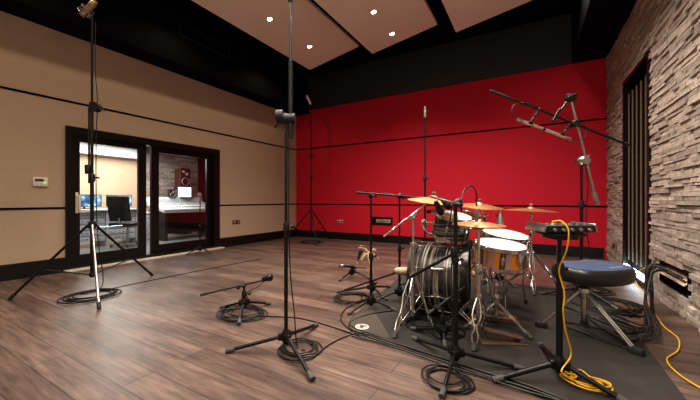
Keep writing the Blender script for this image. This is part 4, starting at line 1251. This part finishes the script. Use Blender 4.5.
# hi-hat
HB = FL(478.5, 2.20)
t = thing('hi_hat_stand', 'chrome hi-hat stand with foot pedal in front of the snare', 'hi-hat stand', V((HB.x, HB.y, .008)))
hz = P(478, 224, 2.2).z
MB().rod((HB.x, HB.y, .05), (HB.x, HB.y, .52), .0155).build('lower_tube', 'chrome', t)
MB().rod((HB.x, HB.y, .52), (HB.x, HB.y, hz - .03), .0115).build('upper_tube', 'chrome', t)
MB().rod((HB.x, HB.y, hz - .03), (HB.x, HB.y, hz + .10), .004).build('pull_rod', 'chrome', t)
b = MB(); clutch(b, V((HB.x, HB.y, .52)), UP, .027, .07); b.build('clutch', 'chrome', t)
MB().lathe([(0, -.015), (.022, -.015), (.026, 0), (0, .0)], V((HB.x, HB.y, hz - .032)), n=14).build('cymbal_seat', 'chrome', t)
brace_legs(t, HB, [G(474, 352), HB + V((-.25, .14, 0)), HB + V((.02, .27, 0))], .32, .10, 'chrome', .017, .0065)
pd_ = G(524, 344) - HB; pd_.z = 0; ln = pd_.length; pd_.normalize(); rz = Matrix.Rotation(math.atan2(pd_.y, pd_.x), 3, 'Z')
pl_ = MB().box(HB + pd_ * (ln * .5 + .01) + UP * .014, (ln, .10, .010), rz, .003).build('pedal_base', 'pedal_plate', t)
MB().box(HB + pd_ * (ln * .52) + UP * .075, (ln * .82, .075, .008), rz @ Matrix.Rotation(R(13), 3, 'Y'), .003).build('footboard', 'pedal_plate', t)
MB().box(HB + pd_ * (ln * .94) + UP * .028, (.05, .09, .022), rz, .004).build('heel_plate', 'dull_chrome', t)
MB().rod(HB + pd_ * .03 + UP * .05, HB + pd_ * (ln * .14) + UP * .11, .005).build('chain', 'dull_chrome', t)
cymbal('bronze top hi-hat cymbal in front of the snare', V((HB.x, HB.y, hz + .018)), V((.03, -.02, 1)), .175, 'hi_hat_cymbal', .038, .026)
t2 = thing('hi_hat_cymbal', 'bronze bottom hi-hat cymbal under the top one', 'cymbal', V((HB.x, HB.y, hz - .03)))
MB().lathe([(.006, -.026), (.035, -.024), (.044, -.012), (.10, -.005), (.175, .006), (.175, .0075), (.10, -.003), (.044, -.010), (.035, -.022), (.006, -.024)], V((HB.x, HB.y, hz - .012)), V((.03, -.02, 1)), 48, closed=True).build('plate', 'bronze', t2)

# silver cone microphone near the floor tom (px 500, 213)
c_ = P(500, 216, 3.2)
t = thing('microphone', 'silver cone-shaped microphone standing behind the floor tom', 'microphone', c_ - UP * .09)
MB().lathe([(0, -.09), (.035, -.085), (.036, -.06), (.022, .0), (.012, .05), (.006, .06), (0, .06)], c_, n=18).build('body', 'steel', t)
SB2 = FL(500, 3.27)
o = mic_stand('short black stand holding the silver cone microphone behind the floor tom', FL(499, 3.72), auto_feet(FL(499, 3.72), .2, R(95)), .80, .09, .5, boom=(FL(499, 3.85) + UP * .81, FL(499, 3.72) + UP * .80, c_ - UP * .08))

# ================================================================ CABLES ON THE FLOOR
base_pts = [(352, 331), (378, 339), (410, 349), (445, 361), (480, 372), (520, 385), (556, 398), (590, 412)]
rr = random.Random(2)
lab = ['black cable along the front edge of the rug, nearest the rug', 'black cable along the front edge of the rug, middle of three', 'black cable along the front edge of the rug, farthest from the rug']
for k_ in range(3):
    cable(lab[k_], [fp(px + rr.uniform(-3, 3), py + k_ * 2.6 + 1 + rr.uniform(-.9, .9), .008 + .006) for px, py in base_pts], 'cable', .0055, group='cables along the rug edge')
cable('black cable curling around the tan rug corner', [fp(394, 312, .015), fp(378, 314, .015), fp(364, 317, .013), fp(352, 322, .008), fp(349, 327, .008), fp(354, 332, .008), fp(368, 337, .008)], 'cable', .006)
coil('cable_coil', 'black cable coil on the rug in front of the bass drum', G(424, 326), .13, 4, 'cable', .0055, 41, 1.0, [G(440, 340), G(446, 352)], .014)
coil('cable_coil', 'second black cable coil on the rug, right of the one before the bass drum', G(445, 333), .11, 3, 'cable', .0055, 43, 1.0, [], .014)
coil('cable_coil', 'large black cable coil on the floor behind the throne near the stone wall', G(612, 306), .21, 6, 'cable', .006, 51, 1.0, [G(630, 318), G(642, 312)])
coil('cable_coil', 'black cable coil on the rug edge left behind the throne', G(588, 291), .17, 4, 'cable', .006, 53, 1.0, [], .014)
# patch bay cables
rr = random.Random(6)
for i in range(12):
    y = 3.66 + i * .047
    p0 = V((XR + .012, y, .325)) + rot.to_3x3() @ V((0, 0, 0))
    p0 = V((XR - .02, y, .345))
    e0 = G(649 + rr.uniform(-7, 9), 331 + rr.uniform(-12, 14)); e0.z = .01 + .002 * i
    hi = P(650 + rr.uniform(-5, 6), 271 + rr.uniform(-6, 5), 2.95 + rr.uniform(-.15, .08))
    md = P(649 + rr.uniform(-5, 6), 300 + rr.uniform(-6, 8), 2.72 + rr.uniform(-.12, .1))
    ar_ = (p0 + hi) / 2 + UP * rr.uniform(.02, .06)
    ex = e0 + V((-rr.uniform(.05, .3), rr.uniform(-.45, .35), 0)); ey = ex + V((-rr.uniform(.1, .35), rr.uniform(-.1, .5), 0))
    pts = [p0, p0 + V((-.05, .0, .03)), ar_, hi, md, e0 + UP * .03, (e0 + ex) / 2 , ex, ey]
    for q_ in pts[6:]: q_.z = .010 + .002 * i
    o = MB().tube(spline(pts, 7), .0065, 7).build('patch_cable', 'cable' if i % 3 else 'grey_cable')
    tag(o, 'black cable plugged into the wall patch bay and drooping to the floor', 'cable', 'cables plugged into the patch bay'); recentre(o, (pts[-1].x, pts[-1].y, 0))
b = MB(); c_ = V((XR - .26, 4.20, .27))
pts = [V((XR - .02, 4.0, .36)), V((XR - .12, 4.08, .36)), V((XR - .22, 4.16, .22)), G(656, 316) + UP * .012, G(664, 328) + UP * .012, G(678, 340) + UP * .012, G(678, 352) + UP * .012, G(667, 361) + UP * .012, G(676, 374) + UP * .012, G(702, 391) + UP * .012, G(730, 402) + UP * .012]
cable('yellow cable winding from the patch bay along the stone wall', pts, 'yellow_cable', .0042)

# ================================================================ CAMERA / WORLD
cd = bpy.data.cameras.new('camera'); co = bpy.data.objects.new('camera', cd); C.objects.link(co)
co.location = CAM; co.rotation_euler = (R(90), 0, TH)
cd.sensor_width = 36; cd.lens = F * 36 / 700; cd.clip_start = .02
bpy.context.scene.camera = co
wd = bpy.data.worlds.new('world'); wd.use_nodes = True; bpy.context.scene.world = wd
wd.node_tree.nodes['Background'].inputs['Color'].default_value = (.02, .02, .022, 1)
vs = bpy.context.scene.view_settings
vs.view_transform = 'Standard'; vs.look = 'Medium High Contrast'; vs.exposure = 0.0; vs.gamma = 1.0
